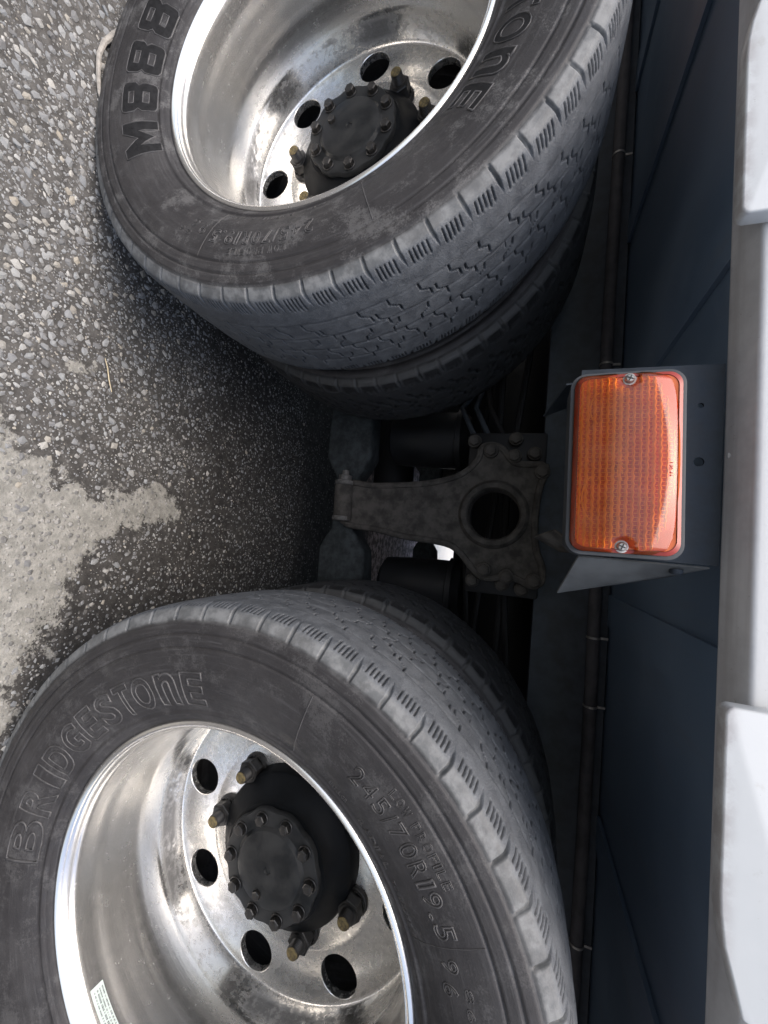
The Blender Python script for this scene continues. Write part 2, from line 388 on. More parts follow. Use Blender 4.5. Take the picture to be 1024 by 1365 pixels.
def mud_mask(x, y):
    """soft signed distance to the patch outline, broken by noise"""
    px = np.array(patch); n = len(px)
    inside = np.zeros(x.shape, bool); dist = np.full(x.shape, 9.0)
    for i in range(n):
        x0, y0 = px[i]; x1, y1 = px[(i + 1) % n]
        c_ = ((y0 > y) != (y1 > y)) & (x < (x1 - x0) * (y - y0) / (y1 - y0 + 1e-12) + x0)
        inside ^= c_
        t = np.clip(((x - x0) * (x1 - x0) + (y - y0) * (y1 - y0)) / ((x1 - x0) ** 2 + (y1 - y0) ** 2), 0, 1)
        dist = np.minimum(dist, np.hypot(x - x0 - t * (x1 - x0), y - y0 - t * (y1 - y0)))
    sd = np.where(inside, dist, -dist) + (fbm(x * 30, y * 30) - 0.47) * 0.085
    m = np.clip((sd + 0.004 + (fbm(x * 170, y * 170, 3) - .44) * .05) / 0.045, 0, 1)
    m2 = np.clip((0.022 - np.hypot((x + 0.205), (y - 0.012) * 0.8) + (fbm(x * 60, y * 60) - .47) * .04) / 0.01, 0, 1) * 0.7
    return np.maximum(m * (0.72 + 0.28 * np.clip(fbm(x * 14 + 3, y * 14) * 2, 0, 1)), m2)
def gz(x, y):
    return (fbm(x * 9, y * 9) - 0.47) * 0.008 - 0.0015

gx = np.concatenate([-np.geomspace(120, 1.3, 24)[:-1], np.arange(-1.3, 1.3001, 0.0065), np.geomspace(1.3, 120, 24)[1:]])
gy = np.concatenate([-np.geomspace(120, 0.5, 26)[:-1], np.arange(-0.5, 1.2001, 0.0065), np.geomspace(1.2, 120, 26)[1:]])
GX, GY = np.meshgrid(gx, gy, indexing='ij')
fade = np.clip(1.6 - np.maximum(np.abs(GX), np.abs(GY - .35)) , 0, 1)
MUD = mud_mask(GX, GY) * (fade > 0)
GZ = gz(GX, GY) * fade + MUD * 0.0015
nx, ny = GX.shape
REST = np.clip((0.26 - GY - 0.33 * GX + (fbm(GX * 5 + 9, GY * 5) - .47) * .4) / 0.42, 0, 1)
idx = np.arange(nx * ny).reshape(nx, ny)
Fq = np.stack([idx[:-1, :-1], idx[1:, :-1], idx[1:, 1:], idx[:-1, 1:]], -1).reshape(-1, 4)
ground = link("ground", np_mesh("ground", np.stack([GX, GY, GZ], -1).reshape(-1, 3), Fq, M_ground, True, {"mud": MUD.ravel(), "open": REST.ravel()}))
ground["kind"] = "structure"; ground["label"] = "worn asphalt with pale stone chippings and a dried slurry patch"

# stones: an irregular flattened polyhedron
bm = bmesh.new(); bmesh.ops.create_icosphere(bm, subdivisions=1, radius=1)
ICO_V = np.array([vv.co[:] for vv in bm.verts]); ICO_F = np.array([[q.index for q in fc.verts] for fc in bm.faces]); bm.free()
OCT_V = np.array([(1, 0, 0), (0, 1, 0), (-1, 0, 0), (0, -1, 0), (0, 0, 1)], float); OCT_F = np.array([(0, 1, 4), (1, 2, 4), (2, 3, 4), (3, 0, 4)])
def stone_shapes(n, base, squash=0.55, jit=0.28):
    k = len(base)
    S = base[None] * (1 + (rng.random((n, k, 1)) - 0.5) * 2 * jit) + rng.normal(0, 0.07, (n, k, 3))
    S = np.clip(S, -0.86, 0.86) / 0.86
    S *= np.stack([np.ones(n), rng.uniform(0.55, 0.95, n), squash * rng.uniform(0.7, 1.15, n)], 1)[:, None, :]
    a = rng.random(n) * 2 * np.pi; c_, s_ = np.cos(a)[:, None], np.sin(a)[:, None]
    X = S[..., 0] * c_ - S[..., 1] * s_; Y = S[..., 0] * s_ + S[..., 1] * c_
    tx, ty = rng.normal(0, .14, (n, 1)), rng.normal(0, .14, (n, 1))
    return np.stack([X, Y, S[..., 2] + X * tx + Y * ty], -1)
def scatter(n, rmin, rmax, power, box):
    x = rng.uniform(box[0], box[1], n); y = rng.uniform(box[2], box[3], n)
    r = rmin * (rmax / rmin) ** (rng.random(n) ** power)
    return x, y, r
def rest_field(x, y):
    """bare dark fines, with shade painted into them, lie towards the middle of the truck; chippings thicker towards the open yard"""
    q = np.clip((0.24 - y - 0.33 * x + (fbm(x * 5 + 9, y * 5) - .47) * .4) / 0.42, 0, 1)
    return q
def stones_to_mesh(name, x, y, r, base, faces, sink, jit=0.28, squash=.55):
    n = len(x); S = stone_shapes(n, base, squash, jit)
    z = gz(x, y) - r * sink
    V = S * r[:, None, None] + np.stack([x, y, z], -1)[:, None, :]
    k = len(base)
    F = faces[None] + (np.arange(n) * k)[:, None, None]
    t = np.repeat(rng.random(n), k); m = np.repeat(mud_mask(x, y), k)
    return np_mesh(name, V.reshape(-1, 3), F.reshape(-1, 3), M_stone, False, {"tint": t, "mud": m})

# candidate stones packed so that they do not overlap too much
def pack(x, y, r, gap=0.8):
    order = np.argsort(-r); cell = 0.02; grid = {}; keep = []
    for i in order:
        cx, cy = int(x[i] // cell), int(y[i] // cell); ok = True
        for ax in (cx - 1, cx, cx + 1):
            for ay in (cy - 1, cy, cy + 1):
                for j in grid.get((ax, ay), ()):
                    if (x[i] - x[j]) ** 2 + (y[i] - y[j]) ** 2 < (gap * (r[i] + r[j])) ** 2: ok = False; break
                if not ok: break
            if not ok: break
        if ok:
            grid.setdefault((cx, cy), []).append(i); keep.append(i)
    return np.array(keep)
x, y, r = scatter(140000, 0.0019, 0.0080, 2.25, (-1.25, 1.25, -0.5, 0.75))
q = rest_field(x, y); mm = mud_mask(x, y)
ok = (rng.random(len(x)) < (0.22 + 0.78 * q) * (1 - 0.25 * mm)) & ~((r > 0.0055) & (rng.random(len(x)) > 0.06 + q * .94))
x, y, r = x[ok], y[ok], r[ok]
keep = pack(x, y, r); x, y, r = x[keep], y[keep], r[keep]
u0 = np.array([u[:], f[:], v[:]]); C0 = np.array((0.0414, -0.45116, 0.73652))
dd = (np.stack([x, y, np.zeros_like(x)], 1) - C0) @ u0.T
inview = (np.abs(dd[:, 0] / dd[:, 1]) < 682 / 540) & (np.abs(dd[:, 2] / dd[:, 1]) < 512 / 540)
dx1 = np.hypot(x + 0.675, 0)
free = inview & ~((np.abs(x + 0.675) < 0.2) & (y > -0.02)) & (y < 0.5)
app = np.where(free, r / dd[:, 1], 0)
big = np.argsort(-app)[:300]
rest = np.ones(len(x), bool); rest[big] = False
protos = []
for k in range(14):
    S = stone_shapes(1, ICO_V, 0.6)[0]
    bmS = bmesh.new(); vv = [bmS.verts.new(p) for p in S]
    for t in ICO_F: bmS.faces.new([vv[i] for i in t])
    bevel(bmS, 0.10, 1)
    protos.append(bm_mesh("stone", bmS, M_stone))
for k, i in enumerate(big):
    o = link("stone", protos[k % 14], ground, (x[i], y[i], float(gz(x[i], y[i])) - r[i] * 0.26), (rng.normal(0, .12), rng.normal(0, .12), rng.random() * 6.28))
    o.scale = (r[i] * 1.05,) * 3
xs_ = rng.uniform(-.9, .9, 900); ys_ = rng.uniform(-.05, .75, 900); rs_ = .0016 + .0026 * rng.random(900) ** 2.2
lone = stones_to_mesh("pale_stones", xs_, ys_, rs_, ICO_V, ICO_F, 0.2); lone.attributes["tint"].data.foreach_set("value", np.repeat(rng.uniform(.80, .99, 900), len(ICO_V)).astype(np.float32))
g0 = link("pale_stones", lone, ground); g0["kind"] = "stuff"
g1 = link("stone_chippings", stones_to_mesh("stone_chippings", x[rest], y[rest], r[rest], ICO_V, ICO_F, 0.30), ground); g1["kind"] = "stuff"
xg, yg, rg = scatter(90000, 0.0010, 0.0030, 1.6, (-1.25, 1.25, -0.5, 0.9))
q = rest_field(xg, yg); ok = rng.random(len(xg)) < 0.14 + 0.80 * q
xg, yg, rg = xg[ok], yg[ok], rg[ok]
g2 = link("grit", stones_to_mesh("grit", xg, yg, rg, OCT_V, OCT_F, -0.05, 0.3, 0.7), ground); g2["kind"] = "stuff"

# ------------------------------------------------------------ truck
truck = bpy.data.objects.new("truck", None); col.objects.link(truck); truck.location = (-0.06, 1.25, 0)
truck.empty_display_size = 0.3
truck["label"] = "white truck with twin tandem wheels, polished aluminium rims and an amber side marker lamp"
truck["category"] = "truck"
def part(name, me, parent=None, loc=(0, 0, 0), rot=(0, 0, 0)):
    """loc is in world coordinates for direct children of the truck"""
    p = parent or truck
    o = link(name, me, p, loc, rot)
    if p is truck: o.location = Vector(loc) - truck.location
    return o

# --- tyre
N_NOTCH, KC = 59, 44
side = [(.2610, .016), (.2635, .006), (.267, -.0005), (.272, -.0045), (.2745, -.0055), (.276, -.0085), (.279, -.0088), (.2805, -.0082), (.288, -.013), (.30, -.0195), (.315, -.0250), (.33, -.0283), (.345, -.0303), (.358, -.0308), (.3625, -.0306), (.3640, -.0282), (.3656, -.0305), (.3785, -.0305), (.3803, -.0275), (.3820, -.0298), (.3935, -.0282), (.3953, -.0250), (.3972, -.0262), (.408, -.0212), (.4115, -.0185), (.4136, -.0150)]
crown = [(.4153, -.0100), (.4168, -.002), (.4180, .012), (.4190, .030), (.4196, .055), (.42, .09)]
def resample(pts, step):
    out = []
    for a, b in zip(pts, pts[1:]):
        n = max(1, int(round(math.hypot(b[0] - a[0], b[1] - a[1]) / step)))
        for k in range(n): out.append((a[0] + (b[0] - a[0]) * k / n, a[1] + (b[1] - a[1]) * k / n))
    out.append(pts[-1]); return out
def sw_y(rr):
    P = np.array(side); return np.interp(rr, P[:, 0], P[:, 1])
def smooth01(x_): x_ = np.clip(x_, 0, 1); return x_ * x_ * (3 - 2 * x_)

def tyre_mesh(name, KC, tstep, wstep, phase_deg, mat=None):
    half = resample(side[:-1], wstep)[:-1] + resample([side[-2], side[-1]] + crown, tstep)
    mir = [(a, .18 - b) for a, b in reversed(half[:-1])]
    # far sidewall needs little detail
    mir = [p_ for i, p_ in enumerate(mir) if p_[0] > .405 or i % 4 == 0] + [(.261, .18 - .016)]
    prof = np.array(half + mir); n = len(prof)
    T = N_NOTCH * KC; th = np.arange(T) * 2 * np.pi / T
    phi = (np.arange(T) % KC) / KC
    per = np.arange(T) // KC
    rr, yy = prof[:, 0][:, None], prof[:, 1][:, None]
    # outward normals of the profile
    tg = np.gradient(prof, axis=0); nr, ny_ = -tg[:, 1], tg[:, 0]
    sgn = np.sign((prof[:, 0] - .33) * nr + (prof[:, 1] - .09) * ny_); ln = np.hypot(nr, ny_) * np.where(sgn == 0, 1, sgn)
    nr, ny_ = nr / ln, ny_ / ln
    ys = np.where(yy > .09, .18 - yy, yy)                    # mirrored coordinate
    jit = hashn(per, per * 0 + 3.3) - .5
    P = np.abs(((phi - 0.0 + .5) % 1) - .5)[None, :]         # distance to notch centre
    depth = np.zeros((n, T)); cut = np.zeros((n, T))
    # shoulder notches across the buttress and a little way onto the tread, leaning
    on = (rr > .3958)
    lean = np.clip((ys + .02) / .022, 0, 1) * .10
    Pn = np.abs(((phi[None, :] - lean + .5) % 1) - .5)
    wN = np.where(ys < -.0145, .07, .075 * np.clip(1 - (ys + .0145) / .020, 0, 1)) + 1e-6
    a = smooth01((wN - Pn) / .05) * on * (ys < .008) * smooth01((rr - .3955) / .004)
    depth += a * .0052 * (.75 + .5 * jit[None, :]); cut = np.maximum(cut, a * .3)
    # sipes between the notches
    for k, c0 in enumerate((.27, .40, .53, .66, .80)):
        ctr = c0 + .03 * np.clip((ys + .012) / .02, 0, 1)
        L0 = .001 + .004 * hashn(per + 11.0 * k, per * 0 + 1.7)[None, :]
        b_ = np.clip(1.45 - np.abs(phi[None, :] - ctr) * KC / 1.0, 0, 1) * (ys > -.0155) * (ys < L0) * (rr > .405)
        depth += b_ * .0022; cut = np.maximum(cut, b_)
    # worn circumferential grooves
    tr = (rr > .412)
    for gy_, gd, gw in ((.036, .0009, .0022), (.073, .0012, .0026)):
        b_ = smooth01((gw - np.abs(ys - gy_ - .0006 * np.sin(th * 41)[None, :])) / .0016) * tr
        depth += b_ * gd * (.55 + .6 * hashn(per, per * 0 + gy_ * 100))[None, :]; cut = np.maximum(cut, b_ * .18)
    # stepped sipes on the ribs
    for row, (yc, off, amp) in enumerate(((.053, .30, 1), (.070, .78, 1), (.094, .12, -1), (.122, .45, 1), (.143, .95, -1))):
        dy_ = yy - yc
        path = off + .05 * jit[None, :] + amp * np.where(dy_ < -.004, -.10 + .0 * dy_, np.where(dy_ < .003, -.10 + (dy_ + .004) / .007 * .26, .16)) + dy_ * 2.0 * amp
        b_ = np.clip(1.75 - np.abs(((phi[None, :] - path + .5) % 1) - .5) * KC, 0, 1) * (np.abs(dy_) < .0155) * tr
        keepm = (hashn(per + row * 7.0, per * 0 + 9.1) > .15)[None, :]
        depth += b_ * .0030 * keepm; cut = np.maximum(cut, b_ * keepm * .95)
    # general wear unevenness
    depth += tr * .0005 * (np.sin(th * 7 + 1)[None, :] + np.sin(th * 17 + yy * 120)) * .5
    RR = rr - depth * nr[:, None]; YY = yy - depth * ny_[:, None]
    A = th + R_(phase_deg)
    V = np.stack([RR * np.cos(A)[None], YY, RR * np.sin(A)[None]], -1).reshape(-1, 3)
    ii = np.arange(n * T).reshape(n, T); jj = np.roll(ii, -1, 1)
    F = np.stack([ii[:-1], jj[:-1], jj[1:], ii[1:]], -1).reshape(-1, 4)
    return np_mesh(name, V, F, mat or M_rub, True, {"cut": cut.ravel()})
ME_tyre = tyre_mesh("tyre", KC, .0021, .0028, 167.4)
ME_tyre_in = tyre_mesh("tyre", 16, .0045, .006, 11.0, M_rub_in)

# --- lettering on the sidewall
_tc = {}
BLOCK = {'8': [[(.09, 0), (.53, 0), (.60, .03), (.62, .09), (.62, .28), (.56, .355), (.62, .43), (.62, .63), (.60, .69), (.53, .72), (.09, .72), (.02, .69), (0, .63), (0, .43), (.06, .355), (0, .28), (0, .09), (.02, .03)],
               [(.19, .15), (.43, .15), (.43, .265), (.19, .265)], [(.19, .455), (.43, .455), (.43, .57), (.19, .57)]],
         'M': [[(0, 0), (0, .72), (.20, .72), (.38, .40), (.56, .72), (.76, .72), (.76, 0), (.55, 0), (.55, .36), (.38, .08), (.21, .36), (.21, 0)]]}
def glyph(ch, outline, shear=0.0, bold=0.0):
    key = (ch, outline, shear, bold)
    if key in _tc: return _tc[key]
    if bold == .0121 and ch in BLOCK:
        bm = bmesh.new(); es = []
        for lp_ in BLOCK[ch]:
            dense_ = []
            for i in range(len(lp_)):
                a_, b_ = Vector((*lp_[i], 0)), Vector((*lp_[(i + 1) % len(lp_)], 0)); k_ = max(1, int((b_ - a_).length / .1))
                dense_ += [a_.lerp(b_, j / k_) for j in range(k_)]
            if outline: add_tube(bm, dense_, outline, 6, True)
            else:
                vs_ = [bm.verts.new(q) for q in dense_]; es += [bm.edges.new((vs_[i], vs_[(i + 1) % len(vs_)])) for i in range(len(vs_))]
        if not outline:
            bmesh.ops.triangle_fill(bm, edges=es, use_beauty=True)
            for _ in range(3):
                e2 = [e for e in bm.edges if e.calc_length() > .12]
                if e2: bmesh.ops.subdivide_edges(bm, edges=e2, cuts=1); bmesh.ops.triangulate(bm, faces=bm.faces)
        bm.verts.index_update()
        _tc[key] = (np.array([q.co[:] for q in bm.verts]), [[q.index for q in fc.verts] for fc in bm.faces]); bm.free()
        return _tc[key]
    if ch == 'I' and bold >= .012:
        bm = bmesh.new(); w_, h_ = .30, .72
        if outline: add_tube(bm, [(0, 0, 0), (w_ / 2, 0, 0)] + [(w_, h_ * k / 8, 0) for k in range(9)] + [(w_ / 2, h_, 0)] + [(0, h_ * k / 8, 0) for k in range(8, 0, -1)], outline, 6, True)
        else:
            g_ = [[bm.verts.new((i * w_ / 2, j * h_ / 4, 0)) for j in range(5)] for i in range(3)]
            for i in range(2):
                for j in range(4): bm.faces.new((g_[i][j], g_[i + 1][j], g_[i + 1][j + 1], g_[i][j + 1]))
        bm.verts.index_update()
        _tc[key] = (np.array([q.co[:] for q in bm.verts]), [[q.index for q in fc.verts] for fc in bm.faces]); bm.free()
        return _tc[key]
    cu = bpy.data.curves.new("t", 'FONT'); cu.body = ch; cu.size = 1; cu.shear = shear; cu.offset = bold; cu.resolution_u = 4
    if outline: cu.fill_mode = 'NONE'; cu.bevel_depth = outline; cu.bevel_resolution = 0
    else: cu.fill_mode = 'FRONT'
    o = bpy.data.objects.new("t", cu); col.objects.link(o)
    dg = bpy.context.evaluated_depsgraph_get(); dg.update()
    me = bpy.data.meshes.new_from_object(o.evaluated_get(dg))
    bpy.data.objects.remove(o)
    bm = bmesh.new(); bm.from_mesh(me); bpy.data.meshes.remove(me)
    if outline:
        for _ in range(3):
            es = [e for e in bm.edges if e.calc_length() > .11]
            if es: bmesh.ops.subdivide_edges(bm, edges=es, cuts=1, use_grid_fill=True)
    if not outline:
        bmesh.ops.triangulate(bm, faces=bm.faces)
        for _ in range(2):
            es = [e for e in bm.edges if e.calc_length() > .22]
            if es: bmesh.ops.subdivide_edges(bm, edges=es, cuts=1)
        bmesh.ops.triangulate(bm, faces=bm.faces)
    V = np.array([q.co[:] for q in bm.verts]) if bm.verts else np.zeros((0, 3))
    F = [[q.index for q in fc.verts] for fc in bm.faces]; bm.free()
    _tc[key] = (V, F); return V, F
def letters(items, outline, lift, shear=0.0, bold=0.0, warp=None):
    """items: (char, angle of its left edge, angle of its right edge, inner r, outer r) in degrees"""
    VV, FF = [], []
    for ch, a0, a1, r0, r1 in items:
        V, F = glyph(ch, outline, shear, bold)
        if not len(V): continue
        lo, hi = V[:, :2].min(0), V[:, :2].max(0)
        t = (V[:, :2] - lo) / (hi - lo + 1e-9)
        ang = np.radians(a0 + (a1 - a0) * t[:, 0]); rr = r0 + (r1 - r0) * t[:, 1]
        zz = V[:, 2] * (r1 - r0) if outline else V[:, 2] * 0
        y_ = sw_y(rr) - lift - zz
        b = len(VV) and sum(len(q) for q in VV) or 0
        VV.append(np.stack([rr * np.cos(ang), y_, rr * np.sin(ang)], -1))
        FF += [[i + b for i in q] for q in F]
    return np.concatenate(VV), FF
def letter_mesh(name, items, mat, outline=0.0, lift=.0004, **kw):
    V, F = letters(items, outline, lift, **kw)
    me = bpy.data.meshes.new(name); me.from_pydata([tuple(q) for q in V], [], F); me.materials.append(mat); me.update()
    bm = bmesh.new(); bm.from_mesh(me); bmesh.ops.recalc_face_normals(bm, faces=bm.faces)
    for fc in bm.faces: fc.smooth = bool(outline)
    bm.to_mesh(me); bm.free()
    return me
def spaced(text, a0, a1, r0, r1, fill=.80, widths=None):
    wd = [(widths or {}).get(c, 0.55 if c in "1I./ :" else 1.0) for c in text]
    tot = sum(wd); out = []; a = a0
    for c, k in zip(text, wd):
        st = (a1 - a0) * k / tot
        if c != ' ':
            rr1 = r0 + (r1 - r0) * .2 if c == '.' else r1
            out.append((c, a + st * (1 - fill) / 2, a + st * (1 + fill) / 2, r0, rr1))
        a += st
    return out
BR = [("B", -92.5, -104.5), ("R", -105.5, -113.5), ("I", -115, -118.5), ("D", -119.8, -126.3), ("G", -127.3, -133.5), ("E", -134.6, -140.3), ("S", -141.3, -147.6), ("T", -148.3, -153.2), ("O", -153.8, -160.2), ("n", -161.3, -167.8), ("E", -169, -175.5)]
BR = [(c, a, b, .2865 + .002 * i / 10, .3305 + .004 * i / 10) for i, (c, a, b) in enumerate(BR)]
M8 = [("M", 73.4, 60.8, .281, .337), ("8", 57.4, 47.4, .281, .337), ("8", 44.4, 34.4, .281, .337), ("8", 31.4, 21.4, .281, .337)]
SIZE = spaced("245/70R19.5", 146.6, 116.5, .316, .3385)
LOW = spaced("LOW PROFILE", 139.8, 123.6, .3435, .3545)
SML = [spaced("INT.LGR", 148.6, 143.0, .2835, .291), spaced("RADIAL", 139.3, 128.2, .2835, .2925), spaced("TUBELESS", 126.4, 117.6, .2835, .289), spaced("112000", 164, 160.5, .2845, .288), spaced("NB18MNN", 171.5, 166.5, .2845, .2875)]
SIZE2 = [("9", 114.2, 112.0, .313, .330), ("6", 110.6, 108.4, .308, .324), ("8", 110.3, 108.4, .330, .338), ("6", 107.6, 105.8, .328, .336)]
ME_brand_line = letter_mesh("brand_lettering", BR, M_letter, .021, .0002, shear=.0, bold=.026)
ME_brand_fill = letter_mesh("brand_lettering_fill", BR, M_letter_dark, 0, .0005, bold=.026)
ME_model_line = letter_mesh("model_lettering", M8, M_letter, .014, .0002, bold=.0121)
ME_model_fill = letter_mesh("model_lettering_fill", M8, M_letter_dark, 0, .0005, bold=.0121)
ME_size = letter_mesh("size_lettering", SIZE, M_letter, .032, .0002); ME_code = letter_mesh("code_lettering", SIZE2, M_letter, .032, .0002)
ME_small = [letter_mesh("small_lettering", q_, M_letter, .035, .0002) for q_ in [LOW] + SML]
# raised mould lines across the sidewall
ME_line = []
for aa, rw in ((159.2, .0006), (115.8, .0004)):
    bm = bmesh.new(); add_tube(bm, [(rr * math.cos(R_(aa)), float(sw_y(rr)) - .0001, rr * math.sin(R_(aa))) for rr in np.linspace(.283, .362, 24)], rw, 6)
    ME_line.append(bm_mesh("mould_line", bm, M_letter, True))

# --- rim, hub, nuts
rimp = [(.2600, .26), (.2405, .235), (.2600, .20), (.2645, .03), (.2665, .008), (.2655, .0015), (.2630, -.0008), (.2600, -.0015), (.2575, .0000), (.2562, .0022), (.2555, .0042), (.2548, .0040), (.2535, .0055), (.2517, .0115), (.2508, .0150), (.2498, .0163), (.2488, .0200), (.2480, .030), (.2472, .043), (.2462, .049), (.2452, .0535), (.2442, .060), (.2428, .070), (.2412, .079), (.2382, .097), (.2366, .104), (.2358, .112), (.2356, .135), (.2358, .149), (.2372, .154), (.2384, .157), (.2396, .168), (.2404, .182), (.2402, .190), (.2392, .197), (.2376, .2020), (.2364, .2034), (.2340, .2040)]
HOLE_R, HOLE_C, DISC_Y = .0306, .2018, .2040
def rim_mesh(phase):
    """barrel plus disc with eight round vents, real holes with walls"""
    bm = bmesh.new()
    add_lathe(bm, resample(rimp[2:], .005), 256)
    R0, R1, H = .165, .2341, math.pi / 8
    def bound(a):
        dx, dz = math.cos(a), math.sin(a)
        bx = (R1 - HOLE_C) if dx > 0 else (HOLE_C - R0); bz = HOLE_C * H
        s_ = min(bx / abs(dx) if abs(dx) > 1e-6 else 9, bz / abs(dz) if abs(dz) > 1e-6 else 9)
        return HOLE_C + dx * s_, dz * s_ / HOLE_C
    c1, c2 = math.atan2(HOLE_C * H, R1 - HOLE_C), math.atan2(HOLE_C * H, R0 - HOLE_C)
    angs = []
    for a, b, n in ((-c1, c1, 26), (c1, c2, 22), (c2, 2 * math.pi - c2, 26), (2 * math.pi - c2, 2 * math.pi - c1, 22)):
        angs += [a + (b - a) * k / n for k in range(n)]
    for k in range(8):
        t0 = R_(phase + 45 * k); ct, st = math.cos(t0), math.sin(t0)
        def loc(px, pz, y): return bm.verts.new((px * ct - pz * st, y, px * st + pz * ct))
        loops = []
        outer = []
        for a in angs:
            r, t = bound(a); outer.append(bm.verts.new((r * math.cos(t0 + t), DISC_Y, r * math.sin(t0 + t))))
        loops.append(outer)
        for rr_, y in ((HOLE_R + .006, DISC_Y), (HOLE_R + .0008, DISC_Y + .0001), (HOLE_R, DISC_Y + .0009), (HOLE_R - .0003, DISC_Y + .011), (HOLE_R + .0005, DISC_Y + .013)):
            loops.append([loc(HOLE_C + rr_ * math.cos(a), rr_ * math.sin(a), y) for a in angs])
        n = len(angs)
        for A, B in zip(loops, loops[1:]):
            for i in range(n): bm.faces.new((A[i], A[(i + 1) % n], B[(i + 1) % n], B[i]))
    add_lathe(bm, [(.1652, DISC_Y), (.158, DISC_Y), (.1565, DISC_Y - .0012), (.100, DISC_Y - .0012), (.05, DISC_Y - .0012)], 192)
    add_lathe(bm, [(.05, DISC_Y + .0128), (.2352, DISC_Y + .0130), (.2352, DISC_Y + .0005)], 8) if False else None
    bmesh.ops.remove_doubles(bm, verts=bm.verts, dist=.00004)
    return bm_mesh("wheel", bm, M_alu, True, 40)

def hex_prism(bm, r, y0, y1, c=(0, 0), rot=0.0, ch=.0012):
    prof = [(0, y0), (r - ch, y0), (r, y0 + ch), (r, y1)]
    rings = []
    for rr_, y in prof[1:]:
        rings.append([bm.verts.new((c[0] + rr_ * math.cos(rot + k * math.pi / 3), y, c[1] + rr_ * math.sin(rot + k * math.pi / 3))) for k in range(6)])
    bm.faces.new(rings[0])
    for A, B in zip(rings, rings[1:]):
        for i in range(6): bm.faces.new((A[i], A[(i + 1) % 6], B[(i + 1) % 6], B[i]))
    bm.faces.new(rings[-1][::-1])

# hub body and its cover plate
bm = bmesh.new()
add_lathe(bm, [(.122, DISC_Y), (.1205, .197), (.119, .180), (.1165, .1765), (.110, .172), (.098, .160), (.090, .153), (.0872, .1475), (.080, .1472), (0, .1472)], 96)
ME_hub = bm_mesh("hub", bm, mat_simple("oily_black_hub", (.0035, .0042, .005), .5, var=.4, scale=30, spec=.16), True, 35)
bm = bmesh.new()
segs = 160; rings = []
CAPR = .0835
def scal(a): return CAPR - .0032 * (0.5 - 0.5 * math.cos(a * 10)) ** 2
for fr, y in ((1.0, .1469), (1.0, .1400), (.985, .1378), (.955, .1370), (.71, .1370), (.685, .1355), (.655, .1325), (.62, .1315), (.40, .1308), (.15, .1305), (.07, .1306), (.055, .1325)):
    rings.append([bm.verts.new(((scal(2 * math.pi * i / segs) if fr > .9 else CAPR) * fr * math.cos(2 * math.pi * i / segs), y, (scal(2 * math.pi * i / segs) if fr > .9 else CAPR) * fr * math.sin(2 * math.pi * i / segs))) for i in range(segs)])
for A, B in zip(rings, rings[1:]):
    for i in range(segs): bm.faces.new((A[i], B[i], B[(i + 1) % segs], A[(i + 1) % segs]))
bm.faces.new(rings[-1])
ME_cap = bm_mesh("hub_cover", bm, M_hub, True, 30)
bm = bmesh.new()
add_lathe(bm, [(.0105, .1369), (.0105, .1353), (.0098, .1347), (.0088, .1346)], 28)
hex_prism(bm, .0086, .1268, .1350); 
add_lathe(bm, [(.0052, .1268), (.0045, .1264), (0, .1264)], 16)
ME_capbolt = bm_mesh("cover_bolt", bm, M_nut, True, 30)
bm = bmesh.new(); hex_prism(bm, .0068, .1245, .1312); ME_plug = bm_mesh("filler_plug", bm, M_nut, True, 30)
bm = bmesh.new()
add_lathe(bm, [(.0225, .2030), (.0225, .1985), (.0212, .1965), (.0195, .1960), (.0190, .1925)], 36)
hex_prism(bm, .0192, .1745, .1940)
add_lathe(bm, [(.0150, .1745), (.0140, .1725), (.0105, .1722)], 28)
ME_nut = bm_mesh("wheel_nut", bm, M_nut, True, 30)
bm = bmesh.new()
pr = [(.0104, .1735)]
for k in range(7): pr += [(.0105, .1730 - .0022 * k), (.0096, .1719 - .0022 * k)]
pr += [(.0098, .1575), (.0090, .1562), (0, .1562)]
add_lathe(bm, pr, 24)
ME_stud = bm_mesh("stud", bm, M_nut, True, 40)
bm = bmesh.new(); add_lathe(bm, [(.0096, .1590), (.0094, .1565), (.0084, .1555), (.003, .1553), (0, .1557)], 20); ME_tip = bm_mesh("stud_tip", bm, M_brass, True, 40)

NUTS = [-140, -97, 19, 67]
def build_wheel(cx, cy, tyre_rot, vent, cap_phase, nut_shift, plug, dark):
    wob = part("wheel", rim_mesh(vent), truck, (cx, cy, .40))
    ty = part("tyre", ME_tyre, wob, (0, 0, 0), (0, -R_(tyre_rot), 0))
    if dark: ty.material_slots[0].link = 'OBJECT'; ty.material_slots[0].material = M_rub_dusty
    fill = (("brand_lettering_fill", ME_brand_fill), ("model_lettering_fill", ME_model_fill)) if dark else ()
    for nm, me in (("brand_lettering", ME_brand_line), ("model_lettering", ME_model_line), ("size_lettering", ME_size), ("code_lettering", ME_code)) + tuple(("small_lettering", q_) for q_ in ME_small) + tuple(("mould_line", q_) for q_ in ME_line) + fill:
        part(nm, me, wob, (0, 0, 0), (0, -R_(tyre_rot), 0))
    part("hub", ME_hub, wob); part("hub_cover", ME_cap, wob, (0, 0, 0), (0, -R_(cap_phase), 0))
    for k in range(10):
        a = R_(cap_phase + 36 * k)
        part("cover_bolt", ME_capbolt, wob, (.0706 * math.cos(a), 0, .0706 * math.sin(a)), (0, random.random(), 0))
    part("filler_plug", ME_plug, wob, (plug[0], 0, plug[1]))
    for a0 in NUTS:
        a = R_(a0 + nut_shift); l = (.1305 * math.cos(a), 0, .1305 * math.sin(a))
        part("wheel_nut", ME_nut, wob, l, (0, random.random(), 0)); part("stud", ME_stud, wob, l); part("stud_tip", ME_tip, wob, l)
    return wob
X1, X2, DY2 = -.6754, .5563, -.009
W1 = build_wheel(X1, 0, -136.6, 0, 5, 246, (-.018, -.035), True)
